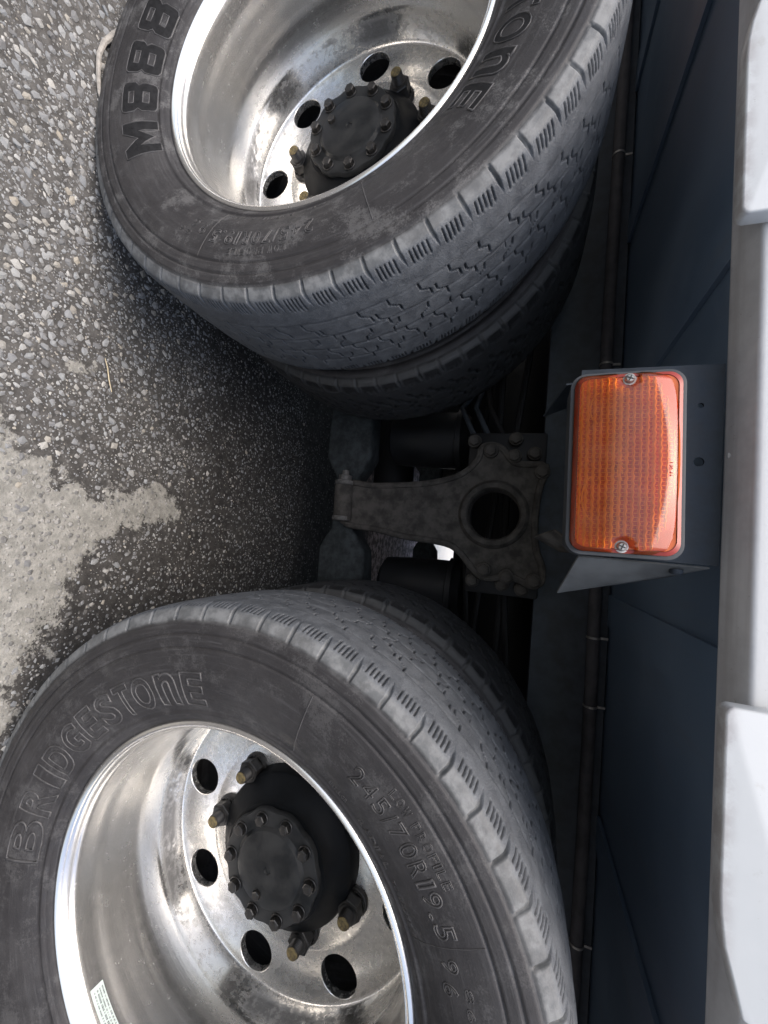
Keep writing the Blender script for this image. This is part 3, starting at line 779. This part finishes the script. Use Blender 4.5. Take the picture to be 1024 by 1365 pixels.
W2 = build_wheel(X2, DY2, 0, 31, 18, 0, (.037, -.013), False)
W1["label"] = "wheel with blackened raised lettering and grey dusty sidewall"
W2["label"] = "wheel with plain outlined lettering and a pale sticker inside the rim"

# marks stamped in the rim of one wheel, sticker in the other
def on_barrel(items, rr_, mat, name):
    """items: (char, a0, a1, y0, y1): letters lying on the inside of the barrel"""
    V, F = [], []
    for ch, a0, a1, y0, y1 in items:
        gv, gf = glyph(ch, 0, 0, .01)
        if not len(gv): continue
        lo, hi = gv[:, :2].min(0), gv[:, :2].max(0); t = (gv[:, :2] - lo) / (hi - lo + 1e-9)
        a = np.radians(a0 + (a1 - a0) * t[:, 0]); y = y0 + (y1 - y0) * t[:, 1]
        r = np.interp(y, [q[1] for q in rimp[13:]], [q[0] for q in rimp[13:]]) - rr_
        b = len(V); V += list(map(tuple, np.stack([r * np.cos(a), y, r * np.sin(a)], -1))); F += [[i + b for i in q] for q in gf]
    me = bpy.data.meshes.new(name); me.from_pydata(V, [], F); me.materials.append(mat); me.update(); return me
def line(text, a0, a1, y0, y1, fill=.7):
    st = (a1 - a0) / len(text)
    return [(c, a0 + st * (k + .5 - fill / 2), a0 + st * (k + .5 + fill / 2), y0, y1) for k, c in enumerate(text) if c != ' ']
part("rim_stamp", on_barrel(line("JZTRSOM-4OSC MTIN 7000 O", -101, -139, .043, .0375) + line("STOTOCTTZIZRTUMZEW", -111, -141, .0335, .028), .0003, M_engrave, "rim_stamp"), W1)
def barrel_patch(a0, a1, y0, y1, off, mat, name):
    bm = bmesh.new(); na, ny2 = 24, 4; g = []
    for i in range(na + 1):
        row = []
        for j in range(ny2 + 1):
            a = R_(a0 + (a1 - a0) * i / na); y = y0 + (y1 - y0) * j / ny2
            r = float(np.interp(y, [q[1] for q in rimp[13:]], [q[0] for q in rimp[13:]])) - off
            row.append(bm.verts.new((r * math.cos(a), y, r * math.sin(a))))
        g.append(row)
    for i in range(na):
        for j in range(ny2): bm.faces.new((g[i][j], g[i + 1][j], g[i + 1][j + 1], g[i][j + 1]))
    return bm_mesh(name, bm, mat, True)
stk = part("sticker", barrel_patch(-52.5, -34, .0225, .0395, .0004, M_sticker, "sticker"), W2)
# its print: rows of tiny unreadable type, drawn as broken strokes
Vp, Fp = [], []
rs = random.Random(3)
for row, (y0, hgt) in enumerate(((.0255, .0016), (.029, .0022), (.0325, .0016), (.036, .0018))):
    a = -51.3
    while a < -35:
        wd = rs.uniform(.10, .34); q = []
        for aa, yy_ in ((a, y0), (a + wd, y0), (a + wd, y0 + hgt), (a, y0 + hgt)):
            r = float(np.interp(yy_, [q_[1] for q_ in rimp[13:]], [q_[0] for q_ in rimp[13:]])) - .0007
            q.append(len(Vp)); Vp.append((r * math.cos(R_(aa)), yy_, r * math.sin(R_(aa))))
        Fp.append(q); a += wd + rs.choice((.12, .14, .16, .5))
me = bpy.data.meshes.new("sticker_print"); me.from_pydata(Vp, [], Fp); me.materials.append(M_ink); part("sticker_print", me, W2)

# inner twins and the far side's pairs
bm = bmesh.new(); add_lathe(bm, [(.262, .0), (.25, .01), (.24, .05), (.235, .14), (.255, .17), (.262, .18)], 64); add_lathe(bm, [(.235, .05), (.12, .045), (.0, .045)], 64)
ME_inrim = bm_mesh("wheel", bm, M_hub, True)
for cx, dy in ((X1, 0), (X2, DY2)):
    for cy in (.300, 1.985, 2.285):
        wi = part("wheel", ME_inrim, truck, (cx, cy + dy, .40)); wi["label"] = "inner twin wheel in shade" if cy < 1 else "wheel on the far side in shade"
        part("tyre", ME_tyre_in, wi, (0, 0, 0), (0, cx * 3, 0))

M_rail = mat_simple("dark_slate_rail", (.055, .068, .085), .7, var=.3, scale=30)
# --- running gear between the wheels
for cx in (X1, X2):
    bm = bmesh.new(); add_lathe(bm, [(.0, .50), (.165, .50), (.172, .515), (.172, .64), (.150, .66), (.085, .67), (.078, .72), (.078, 1.05), (.16, 1.15), (.18, 1.25), (.16, 1.35), (.078, 1.45), (.078, 1.80), (.172, 1.86), (.172, 2.0), (.0, 2.0)], 48)
    part("axle", bm_mesh("axle", bm, M_black, True), truck, (cx, 0, .40))
for cx, cz in ((-.290, .425), (.172, .43)):
    bm = bmesh.new()
    add_lathe(bm, [(0, -.120), (.06, -.118), (.080, -.105), (.086, -.03), (.088, .05), (.088, .095), (.097, .098), (.097, .113), (.086, .116), (.07, .135), (0, .138)], 40, 'Z')
    part("brake_chamber", bm_mesh("brake_chamber", bm, M_black, True), truck, (cx, .80, cz))
bm = bmesh.new(); add_lathe(bm, [(0, -1.02), (.10, -1.01), (.17, -.98), (.2, -.93), (.2, .93), (.17, .98), (.10, 1.01), (0, 1.02)], 40, 'X')
part("view_block_tank", bm_mesh("view_block_tank", bm, M_black, True), truck, (-.05, 1.18, .672))  # added drum that closes off the bright far side from view
# walking beam (near, far)
def beam_mesh():
    top = [(-.66, .335), (-.60, .345), (-.45, .318), (-.27, .318), (-.185, .322), (-.150, .305), (-.125, .288), (.020, .288), (.045, .305), (.075, .325), (.16, .333), (.35, .325), (.48, .345), (.55, .335)]
    bot = [(.55, .25), (.48, .215), (.35, .195), (.16, .192), (.075, .190), (.045, .205), (.020, .222), (-.125, .222), (-.150, .205), (-.185, .186), (-.27, .186), (-.45, .195), (-.60, .215), (-.66, .25)]
    bm = bmesh.new(); add_prism(bm, top + bot, .57, .645); bmesh.ops.recalc_face_normals(bm, faces=bm.faces); bevel(bm, .010, 3)
    return bm_mesh("walking_beam", bm, M_beam, True)
ME_beam = beam_mesh(); part("walking_beam", ME_beam); part("walking_beam", ME_beam, truck, (0, 1.28, -.07))
bm = bmesh.new(); add_tube(bm, [(-.60, 1.04, .235), (-.13, 1.04, .235)], .078, 24); part("gap_block_rod", bm_mesh("gap_block_rod", bm, M_black, True))  # added rod that covers bright far ground in the gap
# trunnion bracket: webbed casting with a round opening
cast = [(-.100, .262), (-.101, .35), (-.110, .473), (-.127, .549), (-.148, .589), (-.178, .615), (-.206, .622), (-.214, .645), (-.204, .672), (-.180, .690), (-.168, .712), (-.164, .771), (-.114, .760), (-.043, .754), (.026, .760), (.067, .775), (.101, .777), (.114, .758), (.106, .735), (.097, .705), (.105, .672), (.107, .648), (.090, .622), (.055, .590), (.034, .550), (.026, .445), (.013, .362), (-.002, .266)]
RC, RRAD = (-.045, .660), .060
def cast_mesh():
    # catmull-rom outline
    P = [Vector((a, b)) for a, b in cast]; n = len(P); O = []
    for i in range(n):
        p0, p1, p2, p3 = P[i - 1], P[i], P[(i + 1) % n], P[(i + 2) % n]
        for k in range(4):
            t = k / 4
            O.append(0.5 * ((2 * p1) + (p2 - p0) * t + (2 * p0 - 5 * p1 + 4 * p2 - p3) * t * t + (3 * p1 - p0 - 3 * p2 + p3) * t ** 3))
    bm = bmesh.new(); c = Vector(RC)
    seg = 72
    hole = [Vector((RC[0] + RRAD * math.cos(2 * math.pi * k / seg), RC[1] + RRAD * math.sin(2 * math.pi * k / seg))) for k in range(seg)]
    def face(y):
        vo = [bm.verts.new((q.x, y, q.y)) for q in O]; vh = [bm.verts.new((q.x, y, q.y)) for q in hole]
        es = [bm.edges.new((vo[i], vo[(i + 1) % len(vo)])) for i in range(len(vo))] + [bm.edges.new((vh[i], vh[(i + 1) % seg])) for i in range(seg)]
        bmesh.ops.triangle_fill(bm, edges=es, use_beauty=True)
        return vo, vh
    a, ah = face(.548); b, bh = face(.575)
    for A, B in ((a, b), (ah, bh)):
        for i in range(len(A)): bm.faces.new((A[i], B[i], B[(i + 1) % len(A)], A[(i + 1) % len(A)]))
    return bm, O
bmc, OUT = cast_mesh()
tb = part("trunnion_bracket", bm_mesh("trunnion_bracket", bmc, M_cast, True, 40)); tb["label"] = "dusty brown cast bracket with a round opening"
bm = bmesh.new(); add_tube(bm, [(q.x, .550, q.y) for q in OUT], .0085, 8, True); part("edge_flange", bm_mesh("edge_flange", bm, M_cast, True), tb)
bm = bmesh.new(); add_lathe(bm, [(.060, .60), (.060, .540), (.064, .535), (.074, .534), (.080, .540), (.083, .549)], 64, 'Y', (RC[0], 0, RC[1])); part("collar", bm_mesh("collar", bm, M_cast, True, 40), tb)
bm = bmesh.new(); add_tube(bm, [(RC[0] + .105 * math.cos(a), .548, RC[1] + .105 * math.sin(a)) for a in np.linspace(.9, 2.2, 14)], .006, 8); add_tube(bm, [(-.150, .549, .735), (.095, .549, .742)], .007, 8); part("web_rib", bm_mesh("web_rib", bm, M_cast, True), tb)
bm = bmesh.new(); add_lathe(bm, [(0, .532), (.008, .532), (.010, .534), (.010, .538), (.0165, .539), (.0175, .548)], 24); hex_prism(bm, .0135, .530, .541); ME_bb = bm_mesh("bracket_bolt", bm, M_cast, True, 30)
for px, pz in ((-.198, .645), (.088, .648), (.098, .700), (.102, .760), (-.150, .764), (-.186, .70)):
    part("bracket_bolt", ME_bb, tb, (px, 0, pz))
bm = bmesh.new()
add_tube(bm, [(-.098, .548, .262), (-.003, .548, .266)], .026, 20)
part("pivot_boss", bm_mesh("pivot_boss", bm, M_cast, True), tb)
for sx, x0 in ((-1, -.099), (1, -.002)):
    bm = bmesh.new(); add_lathe(bm, [(.0, .0), (.024, .0), (.026, .003), (.026, .011), (.018, .013), (.018, .026), (.010, .028), (.009, .040), (0, .041)], 20, 'X')
    if sx < 0:
        for vv in bm.verts: vv.co.x *= -1
    part("pivot_bolt", bm_mesh("pivot_bolt", bm, mat_simple("weathered_steel", (.13, .125, .118), .65, .2, .35, 80), True, 30) if sx < 0 else bpy.data.meshes["pivot_bolt"], tb, (x0, .545, .264))
    if sx > 0:
        tb.children[-1].scale = (1, 1, 1)
        tb.children[-1].rotation_euler = (0, math.pi, 0)
for bx, bz, sx_, sz_ in ((-.256, .585, .094, .187), (.058, .600, .090, .172)):
    part("mounting_foot", box_me("mounting_foot", (bx, .586, bz), (bx + sx_, .604, bz + sz_), M_black, .006), tb)
for px, pz in ((-.230, .600), (-.236, .70), (.118, .62), (.120, .69), (.126, .735), (-.20, .745)):
    part("bracket_bolt", ME_bb, tb, (px, .030, pz))
for k in range(3):
    bm = bmesh.new(); add_tube(bm, [(-.16 + .02 * k, .62, .74), (-.20 + .03 * k, .60, .69), (-.27 + .015 * k, .63, .66 - .03 * k), (-.36, .70, .62 - .04 * k), (-.46, .74, .60)], .0075, 8)
    part("brake_hose", bm_mesh("brake_hose", bm, M_rail if k else M_black, True))
# far bracket, simple view of its back
part("trunnion_bracket", bpy.data.meshes["trunnion_bracket"], truck, (0, 1.36, 0))

# --- frame, floor, cross members, conduit
M_rail = mat_simple("dark_slate_rail", (.055, .068, .085), .7, var=.3, scale=30)
def chan(name, y0, y1, z0, z1, mat, flip):
    bm = bmesh.new(); t = .008
    add_box(bm, (-3.2, y0 if not flip else y1 - t, z0), (3.0, y0 + t if not flip else y1, z1))
    add_box(bm, (-3.2, y0 + t if not flip else y0, z0), (3.0, y1 if not flip else y1 - t, z0 + t)); add_box(bm, (-3.2, y0 + t if not flip else y0, z1 - t), (3.0, y1 if not flip else y1 - t, z1))
    return part(name, bm_mesh(name, bm, mat))
chan("frame_rail", .605, .69, .765, .926, M_rail, False); chan("frame_rail", 1.81, 1.895, .765, .926, M_black, True)
part("bed_floor", box_me("bed_floor", (-3.2, .026, .930), (3.0, 2.46, .944), M_navy, 0))
M_navy2 = mat_simple("dusty_navy_paint", (.165, .225, .30), .65, var=.12, scale=60, col2=(.195, .26, .33))
for x0, x1_ in ((-1.62, -1.55), (-1.20, -1.13), (-.80, -.73), (-.352, -.292), (.118, .186), (.60, .67), (1.08, 1.15)):
    bm = bmesh.new(); add_box(bm, (x0, .028, .9235), (x1_, .604, .9298));
    part("cross_member", bm_mesh("cross_member", bm, M_navy))
bm = bmesh.new()
add_tube(bm, [(xx, .588, .893 + .003 * math.sin(xx * 3)) for xx in np.linspace(-2.2, 2.2, 60)], .0135, 14)
cdt = part("conduit", bm_mesh("conduit", bm, M_pipe, True))
for xx in (-.95, -.42, .215, .365, .86):
    bm = bmesh.new(); add_lathe(bm, [(.0140, -.0025), (.0150, -.002), (.0150, .002), (.0140, .0025)], 20, 'X'); add_box(bm, (-.0025, .0, .0135), (.0025, .003, .030))
    part("clip", bm_mesh("clip", bm, M_zinc), cdt, (xx, .588, .893 + .003 * math.sin(xx * 3)))
bm = bmesh.new()
for k in range(4):
    pts = [(-.9 + .2 * j, .70 + .02 * k + .01 * math.sin(j * 1.7 + k), .70 - .035 * k + .02 * math.sin(j * 1.1 + k * 2)) for j in range(11)]
    add_tube(bm, pts, .009, 8)
part("air_lines", bm_mesh("air_lines", bm, M_black, True))
for xx in (-.30, .23):
    part("frame_cross_tie", box_me("frame_cross_tie", (xx, .692, .78), (xx + .08, 1.808, .90), M_black, .004))

# --- white body: recessed sill, skirt panels with wheel cut-outs, side wall above
bm = bmesh.new()
prof = [(.022, .9125), (.022, .924), (.012, .926), (.012, 1.30), (-.016, 1.30), (-.016, .9270), (-.0148, .9225), (.016, .9125)]
A = [bm.verts.new((-3.2, y, z)) for y, z in prof]; B = [bm.verts.new((3.0, y, z)) for y, z in prof]
bm.faces.new(A); bm.faces.new(B[::-1])
for i in range(len(prof)): bm.faces.new((A[i], B[i], B[(i + 1) % len(prof)], A[(i + 1) % len(prof)]))
bmesh.ops.recalc_face_normals(bm, faces=bm.faces); bevel(bm, .0025, 3)
sill = part("sill", bm_mesh("sill", bm, M_sill, True)); sill["label"] = "recessed white sill with grey shade painted along its lower edge"
part("side_wall", box_me("side_wall", (-3.2, -.013, 1.303), (3.0, .04, 2.0), M_white, .004))
part("far_light_block", box_me("far_light_block", (-1.9, 2.445, .36), (1.9, 2.457, .899), M_navy, .002))  # added panel that keeps far-side daylight from under the truck
part("far_side_wall", box_me("side_wall", (-3.2, 2.46, .90), (3.0, 2.50, 2.0), M_white, .004))
part("end_wall", box_me("end_wall", (-3.2, .042, .946), (-3.16, 2.458, 2.0), M_white, 0)); part("end_wall", box_me("end_wall", (2.96, .042, .946), (3.0, 2.458, 2.0), M_white, 0))
def skirt(outline):
    bm = bmesh.new(); add_prism(bm, outline, -.036, -.0185); bmesh.ops.recalc_face_normals(bm, faces=bm.faces)
    bevel(bm, .0022, 3); return part("skirt_panel", bm_mesh("skirt_panel", bm, M_white, True, 40))
def arch(cx, xs, zs, top, n=16):
    """from (xs, zs) over the wheel to the mirrored side"""
    h = abs(xs - cx); out = []
    for k in range(1, n):
        t = math.pi * k / n; out.append((cx - math.copysign(h, cx - xs) * math.cos(t), zs + (top - zs) * math.sin(t)))
    return out
sA = [(-.276, 1.296), (-.2755, .9045), (-.2775, .9005), (-.2815, .8985), (-.43, .8985), (-.445, .8992), (-.463, .902), (-.482, .907)]
sA += arch(X1, -.482, .907, .958) + [(-.869, .907), (-.888, .902), (-.92, .8985), (-1.6, .8985), (-1.6, 1.296)]
skirt(sA)
sB = [(.149, 1.296), (.1495, .9045), (.1515, .9005), (.1555, .8985), (.292, .8985), (.308, .8992), (.331, .902), (.353, .908), (.379, .9145)]
sB += arch(X2, .379, .9145, .955) + [(.733, .9145), (.76, .908), (.79, .8985), (1.6, .8985), (1.6, 1.296)]
skirt(sB)
bm = bmesh.new(); add_lathe(bm, [(0, -.004), (.004, -.004), (.0055, -.002), (.0055, .001)], 14)
part("sill_bolt", bm_mesh("sill_bolt", bm, M_sill, True), truck, (-.069, .015, .918))

# --- amber side marker lamp on its bracket
LX, LZ, LW, LH = -.0540, .8215, .1745, .0925      # centre and size of the lens
def rrect(w_, h_, r, n=9):
    out = []
    for cx, cz, a0 in ((w_ / 2 - r, h_ / 2 - r, 0), (-w_ / 2 + r, h_ / 2 - r, 90), (-w_ / 2 + r, -h_ / 2 + r, 180), (w_ / 2 - r, -h_ / 2 + r, 270)):
        for k in range(n + 1):
            a = R_(a0 + 90 * k / n); out.append((cx + r * math.cos(a), cz + r * math.sin(a)))
    return out
def dense(o, m=4):
    out = []
    for i in range(len(o)):
        a, b = o[i], o[(i + 1) % len(o)]
        k = max(1, int(math.hypot(b[0] - a[0], b[1] - a[1]) / .0025))
        out += [(a[0] + (b[0] - a[0]) * j / k, a[1] + (b[1] - a[1]) * j / k) for j in range(k)]
    return out
lamp_rot = (0, R_(-1.2), 0)
def lp(name, me, parent=None, label=None):
    o = part(name, me, parent, (LX, -.030, LZ) if parent is None else (0, 0, 0), lamp_rot if parent is None else (0, 0, 0))
    return o
# housing (local origin: lens centre, front of lens at y = 0)
bm = bmesh.new(); o1 = rrect(LW + .007, LH + .007, .0145)
rings = []
for sc_, y in ((1.0, .050), (1.0, .018), (.995, .0155), (.975, .0150)):
    rings.append([bm.verts.new((x * sc_, y, z * (sc_ if sc_ > .99 else .955))) for x, z in o1])
bm.faces.new(rings[0]); n = len(o1)
for A, B in zip(rings, rings[1:]):
    for i in range(n): bm.faces.new((A[i], B[i], B[(i + 1) % n], A[(i + 1) % n]))
bm.faces.new(rings[-1][::-1])
lamp = lp("marker_lamp", bm_mesh("marker_lamp", bm, M_house, True, 40)); lamp["label"] = "rectangular amber side marker lamp"
SCR = [(-LW / 2 + .0065, .0015), (LW / 2 - .0065, -.0015)]
def front_y(x, z):
    """outer lens surface: gently domed, rounded over at the edges, cups for the screws"""
    dx, dz = LW / 2 - abs(x), LH / 2 - abs(z)
    e = min(dx, dz)
    y = .0015 + .0030 * (x / (LW / 2)) ** 2 + .0040 * (z / (LH / 2)) ** 2
    z0 = .031 - .016 * (x / (LW / 2)) ** 2
    if z > z0: t_ = z - z0; y += min(.0065, t_ * t_ * 40 if t_ < .004 else .00064 + (t_ - .004) * .32)
    k = max(0.0, 1 - e / .007); y += .006 * k * k
    for sx, sz in SCR:
        dd_ = math.hypot(x - sx, z - sz); dd_ = max(dd_, 0) if abs(x) < abs(sx) else abs(z - sz)
        if dd_ < .0085: y = max(y, .0125 if dd_ < .0068 else .0125 - (dd_ - .0068) / .0017 * (.0125 - y))
    return min(y, .0148)
base_o = dense(rrect(LW, LH, .0125)); n = len(base_o); bm = bmesh.new(); K = 46
rings = [[bm.verts.new((x, .0152, z)) for x, z in base_o]]
for k in range(K):
    s_ = 1 - (k / K) ** 1.25
    rings.append([bm.verts.new((x * s_, front_y(x * s_, z * s_), z * s_)) for x, z in base_o])
c = bm.verts.new((0, front_y(0, 0), 0))
for A, B in zip(rings, rings[1:]):
    for i in range(n): bm.faces.new((A[i], B[i], B[(i + 1) % n], A[(i + 1) % n]))
for i in range(n): bm.faces.new((rings[-1][i], c, rings[-1][(i + 1) % n]))
lens = lp("lens", bm_mesh("lens", bm, M_shell, True, 60), lamp)
bm = bmesh.new(); o2 = rrect(LW - .001, LH - .001, .012)
ri = []
for sx, sz, y in ((1, 1, .0149), (1, 1, .0125), (.962, .925, .0105), (.958, .918, .0146)):
    ri.append([bm.verts.new((x * sx, y, z * sz)) for x, z in o2])
for A, B in zip(ri, ri[1:]):
    for i in range(len(o2)): bm.faces.new((A[i], B[i], B[(i + 1) % len(o2)], A[(i + 1) % len(o2)]))
lp("lens_rim", bm_mesh("lens_rim", bm, M_red, True, 40), lamp)
# ribs: horizontal prisms crossed by fine notches, as on the inside of the lens
Vr, Fr = [], []
nr_, nc = 15, 44
hx, hz = LW * .953 / 2, LH * .905 / 2
def inscr(x, z): return any(math.hypot(x - sx, z - sz) < .0095 for sx, sz in SCR)
for i in range(nr_):
    zc = -hz + (i + .5) * 2 * hz / nr_; wv = rng.normal(0, .0001)
    M_ = nc * 4
    pr_ = None
    for j in range(M_ + 1):
        x = -hx + 2 * hx * j / M_
        if inscr(x, zc): pr_ = None; continue
        hw = .00072 * (1 + .38 * abs(math.sin(math.pi * j / 4)) ** .8) * (1 + .15 * math.sin(i * 1.3)) ; bend = .0004 * math.sin(math.pi * j / 4 + i)
        yb = front_y(x, zc) + .0042; b = len(Vr)
        Vr += [(x, yb + .0020, zc - hw * 1.6 + bend + wv), (x, yb, zc - hw * .35 + bend + wv), (x, yb, zc + hw * .35 + bend + wv), (x, yb + .0020, zc + hw * 1.6 + bend + wv)]
        if pr_ is not None:
            for k in range(3): Fr.append((pr_ + k, b + k, b + k + 1, pr_ + k + 1))
        pr_ = b
for j in range(nc + 1):
    x = -hx + 2 * hx * j / nc; pr_ = None
    for i in range(nr_ * 2 + 1):
        z = -hz + 2 * hz * i / (nr_ * 2)
        if inscr(x, z): pr_ = None; continue
        yb = front_y(x, z) + .0052; b = len(Vr)
        Vr += [(x - .00024, yb, z), (x + .00024, yb, z)]
        if pr_ is not None: Fr.append((pr_, pr_ + 1, b + 1, b))
        pr_ = b
ribs = lp("lens_rib", np_mesh("lens_rib", Vr, Fr, M_rib, True), lamp); ribs["kind"] = "stuff"
# reflector floor with bulb behind
bm = bmesh.new(); o3 = dense(rrect(LW * .95, LH * .90, .010)); rr_ = []
for s_ in (1, .93, .8, .6, .4, .2):
    rr_.append([bm.verts.new((x * s_, min(.0146, .0112 + .0030 * (1 - s_ ** 2)) , z * s_)) for x, z in o3])
for A, B in zip(rr_, rr_[1:]):
    for i in range(len(o3)): bm.faces.new((A[i], B[i], B[(i + 1) % len(o3)], A[(i + 1) % len(o3)]))
bm.faces.new(rr_[-1])
lp("reflector", bm_mesh("reflector", bm, M_floor, True), lamp)
bm = bmesh.new(); add_lathe(bm, [(.0, .0098), (.0035, .0100), (.0048, .0112), (.0052, .0135)], 24, 'Y', (.004, 0, -.004)); lp("bulb", bm_mesh("bulb", bm, M_floor, True), lamp)
for rad, c0 in ((.016, (-.052, -.022)), (.024, (.036, -.022))):
    bm = bmesh.new(); add_tube(bm, [(c0[0] + rad * math.cos(a), .0095, c0[1] + rad * .62 * math.sin(a)) for a in np.linspace(3.4, 6.0, 14)], .0007, 6)
    lp("moulded_arc", bm_mesh("moulded_arc", bm, M_rib, True), lamp)
def flat_text(text, x, y, z, size, mat, name):
    cu = bpy.data.curves.new("t", 'FONT'); cu.body = text; cu.size = size; cu.fill_mode = 'FRONT'; cu.align_x = 'CENTER'; cu.align_y = 'CENTER'; cu.extrude = .0002
    o = bpy.data.objects.new("t", cu); col.objects.link(o); dg = bpy.context.evaluated_depsgraph_get(); dg.update()
    me = bpy.data.meshes.new_from_object(o.evaluated_get(dg)); bpy.data.objects.remove(o)
    me.transform(Matrix.Translation((x, y, z)) @ Matrix.Rotation(R_(90), 4, 'X')); me.materials.clear(); me.materials.append(mat); me.name = name
    return me
lp("lens_mark", flat_text("VKZ", .006, front_y(.006, -.006) + .0034, -.006, .0075, M_rib, "lens_mark"), lamp)
lp("lens_print", flat_text("1 PII-41", .008, front_y(.008, .0345) - .0004, .0345, .0045, M_red, "lens_print"), lamp)
bm = bmesh.new()
add_lathe(bm, [(0, .0072), (.0030, .0074), (.0043, .0088), (.0044, .0108), (.0058, .0110), (.0060, .0124)], 24)
ME_screw = bm_mesh("screw", bm, M_zinc, True, 40)
bm = bmesh.new(); add_box(bm, (-.0028, .0068, -.0005), (.0028, .0078, .0005)); add_box(bm, (-.0005, .00675, -.0028), (.0005, .0078, .0028)); ME_slot = bm_mesh("screw_slot", bm, M_black)
for sx, sz in SCR:
    part("screw", ME_screw, lamp, (sx, 0, sz), (0, .4, 0)); part("screw_slot", ME_slot, lamp, (sx, 0, sz), (0, .4, 0))
# bracket plate with holes
def plate():
    bm = bmesh.new(); o = [(.0365, .7830), (.0365, .9115), (-.163, .9115), (-.163, .7830)]
    def face(y):
        vo = [bm.verts.new((a, y, b)) for a, b in o]; es = [bm.edges.new((vo[i], vo[(i + 1) % 4])) for i in range(4)]; L = [vo]
        for cx, cz, rr_ in ((-.121, .8925, .0026), (-.064, .8925, .0046)):
            vh = [bm.verts.new((cx + rr_ * math.cos(k * .3927), y, cz + rr_ * math.sin(k * .3927))) for k in range(16)]
            es += [bm.edges.new((vh[i], vh[(i + 1) % 16])) for i in range(16)]; L.append(vh)
        bmesh.ops.triangle_fill(bm, edges=es, use_beauty=True); return L
    for A, B in zip(face(.0205), face(.0235)):
        for i in range(len(A)): bm.faces.new((A[i], B[i], B[(i + 1) % len(A)], A[(i + 1) % len(A)]))
    return bm_mesh("lamp_bracket", bm, M_plate)
br = part("lamp_bracket", plate())
def sheet(pts, t, mat, name):
    bm = bmesh.new(); P = [Vector(p) for p in pts]; nrm = (P[1] - P[0]).cross(P[2] - P[0]).normalized() * t
    A = [bm.verts.new(p) for p in P]; B = [bm.verts.new(p + nrm) for p in P]; n = len(P)
    bm.faces.new(A); bm.faces.new(B[::-1])
    for i in range(n): bm.faces.new((A[i], B[i], B[(i + 1) % n], A[(i + 1) % n]))
    return bm_mesh(name, bm, mat)
part("gusset", sheet([(.038, .0240, .790), (.084, .092, .7765), (.052, .094, .890), (.038, .0240, .905)], .002, M_gusset, "gusset"), br)
part("gusset", sheet([(-.150, .0240, .768), (-.139, .100, .748), (-.160, .100, .800), (-.160, .0240, .86)], .002, M_plate, "gusset"), br)
part("gusset", sheet([(.012, .0240, .766), (.018, .10, .747), (.034, .10, .779), (.034, .0240, .80)], .002, M_cast, "gusset"), br)
bm = bmesh.new(); add_lathe(bm, [(0, -.005), (.005, -.005), (.0062, -.003), (.0062, .0)], 12, 'X'); part("bracket_screw", bm_mesh("bracket_screw", bm, M_plate, True), br, (.043, .030, .880), (0, math.pi, 0))

# ------------------------------------------------------------ small things on the ground
bm = bmesh.new(); add_tube(bm, [(-.237, .043, .0065), (-.222, .049, .0075), (-.203, .0545, .007), (-.183, .063, .0065)], [.0008, .0010, .0010, .0006], 6)
o = link("straw", bm_mesh("straw", bm, M_straw, True)); o["label"] = "short pale straw lying on the dark asphalt between the wheels"; o["category"] = "straw"
bm = bmesh.new()
def gpt(x, y, h=.005): return (x, y, float(gz(np.array([x]), np.array([y]))[0]) + h)
add_tube(bm, [gpt(-.812, -.012), gpt(-.785, -.022, .008), gpt(-.760, -.033, .007), gpt(-.734, -.0365), gpt(-.70, -.034, .006), gpt(-.675, -.027), gpt(-.662, -.021)], [.004, .0055, .0045, .004, .0035, .003, .002], 8)
add_tube(bm, [gpt(-.808, -.010), gpt(-.775, -.012, .007), gpt(-.74, -.014), gpt(-.705, -.013, .006), gpt(-.675, -.018)], [.004, .004, .0035, .003, .002], 8)
o = link("cord", bm_mesh("cord", bm, M_cord, True)); o["label"] = "dusty grey loop of cord lying beside the tyre with blackened lettering"; o["category"] = "cord"
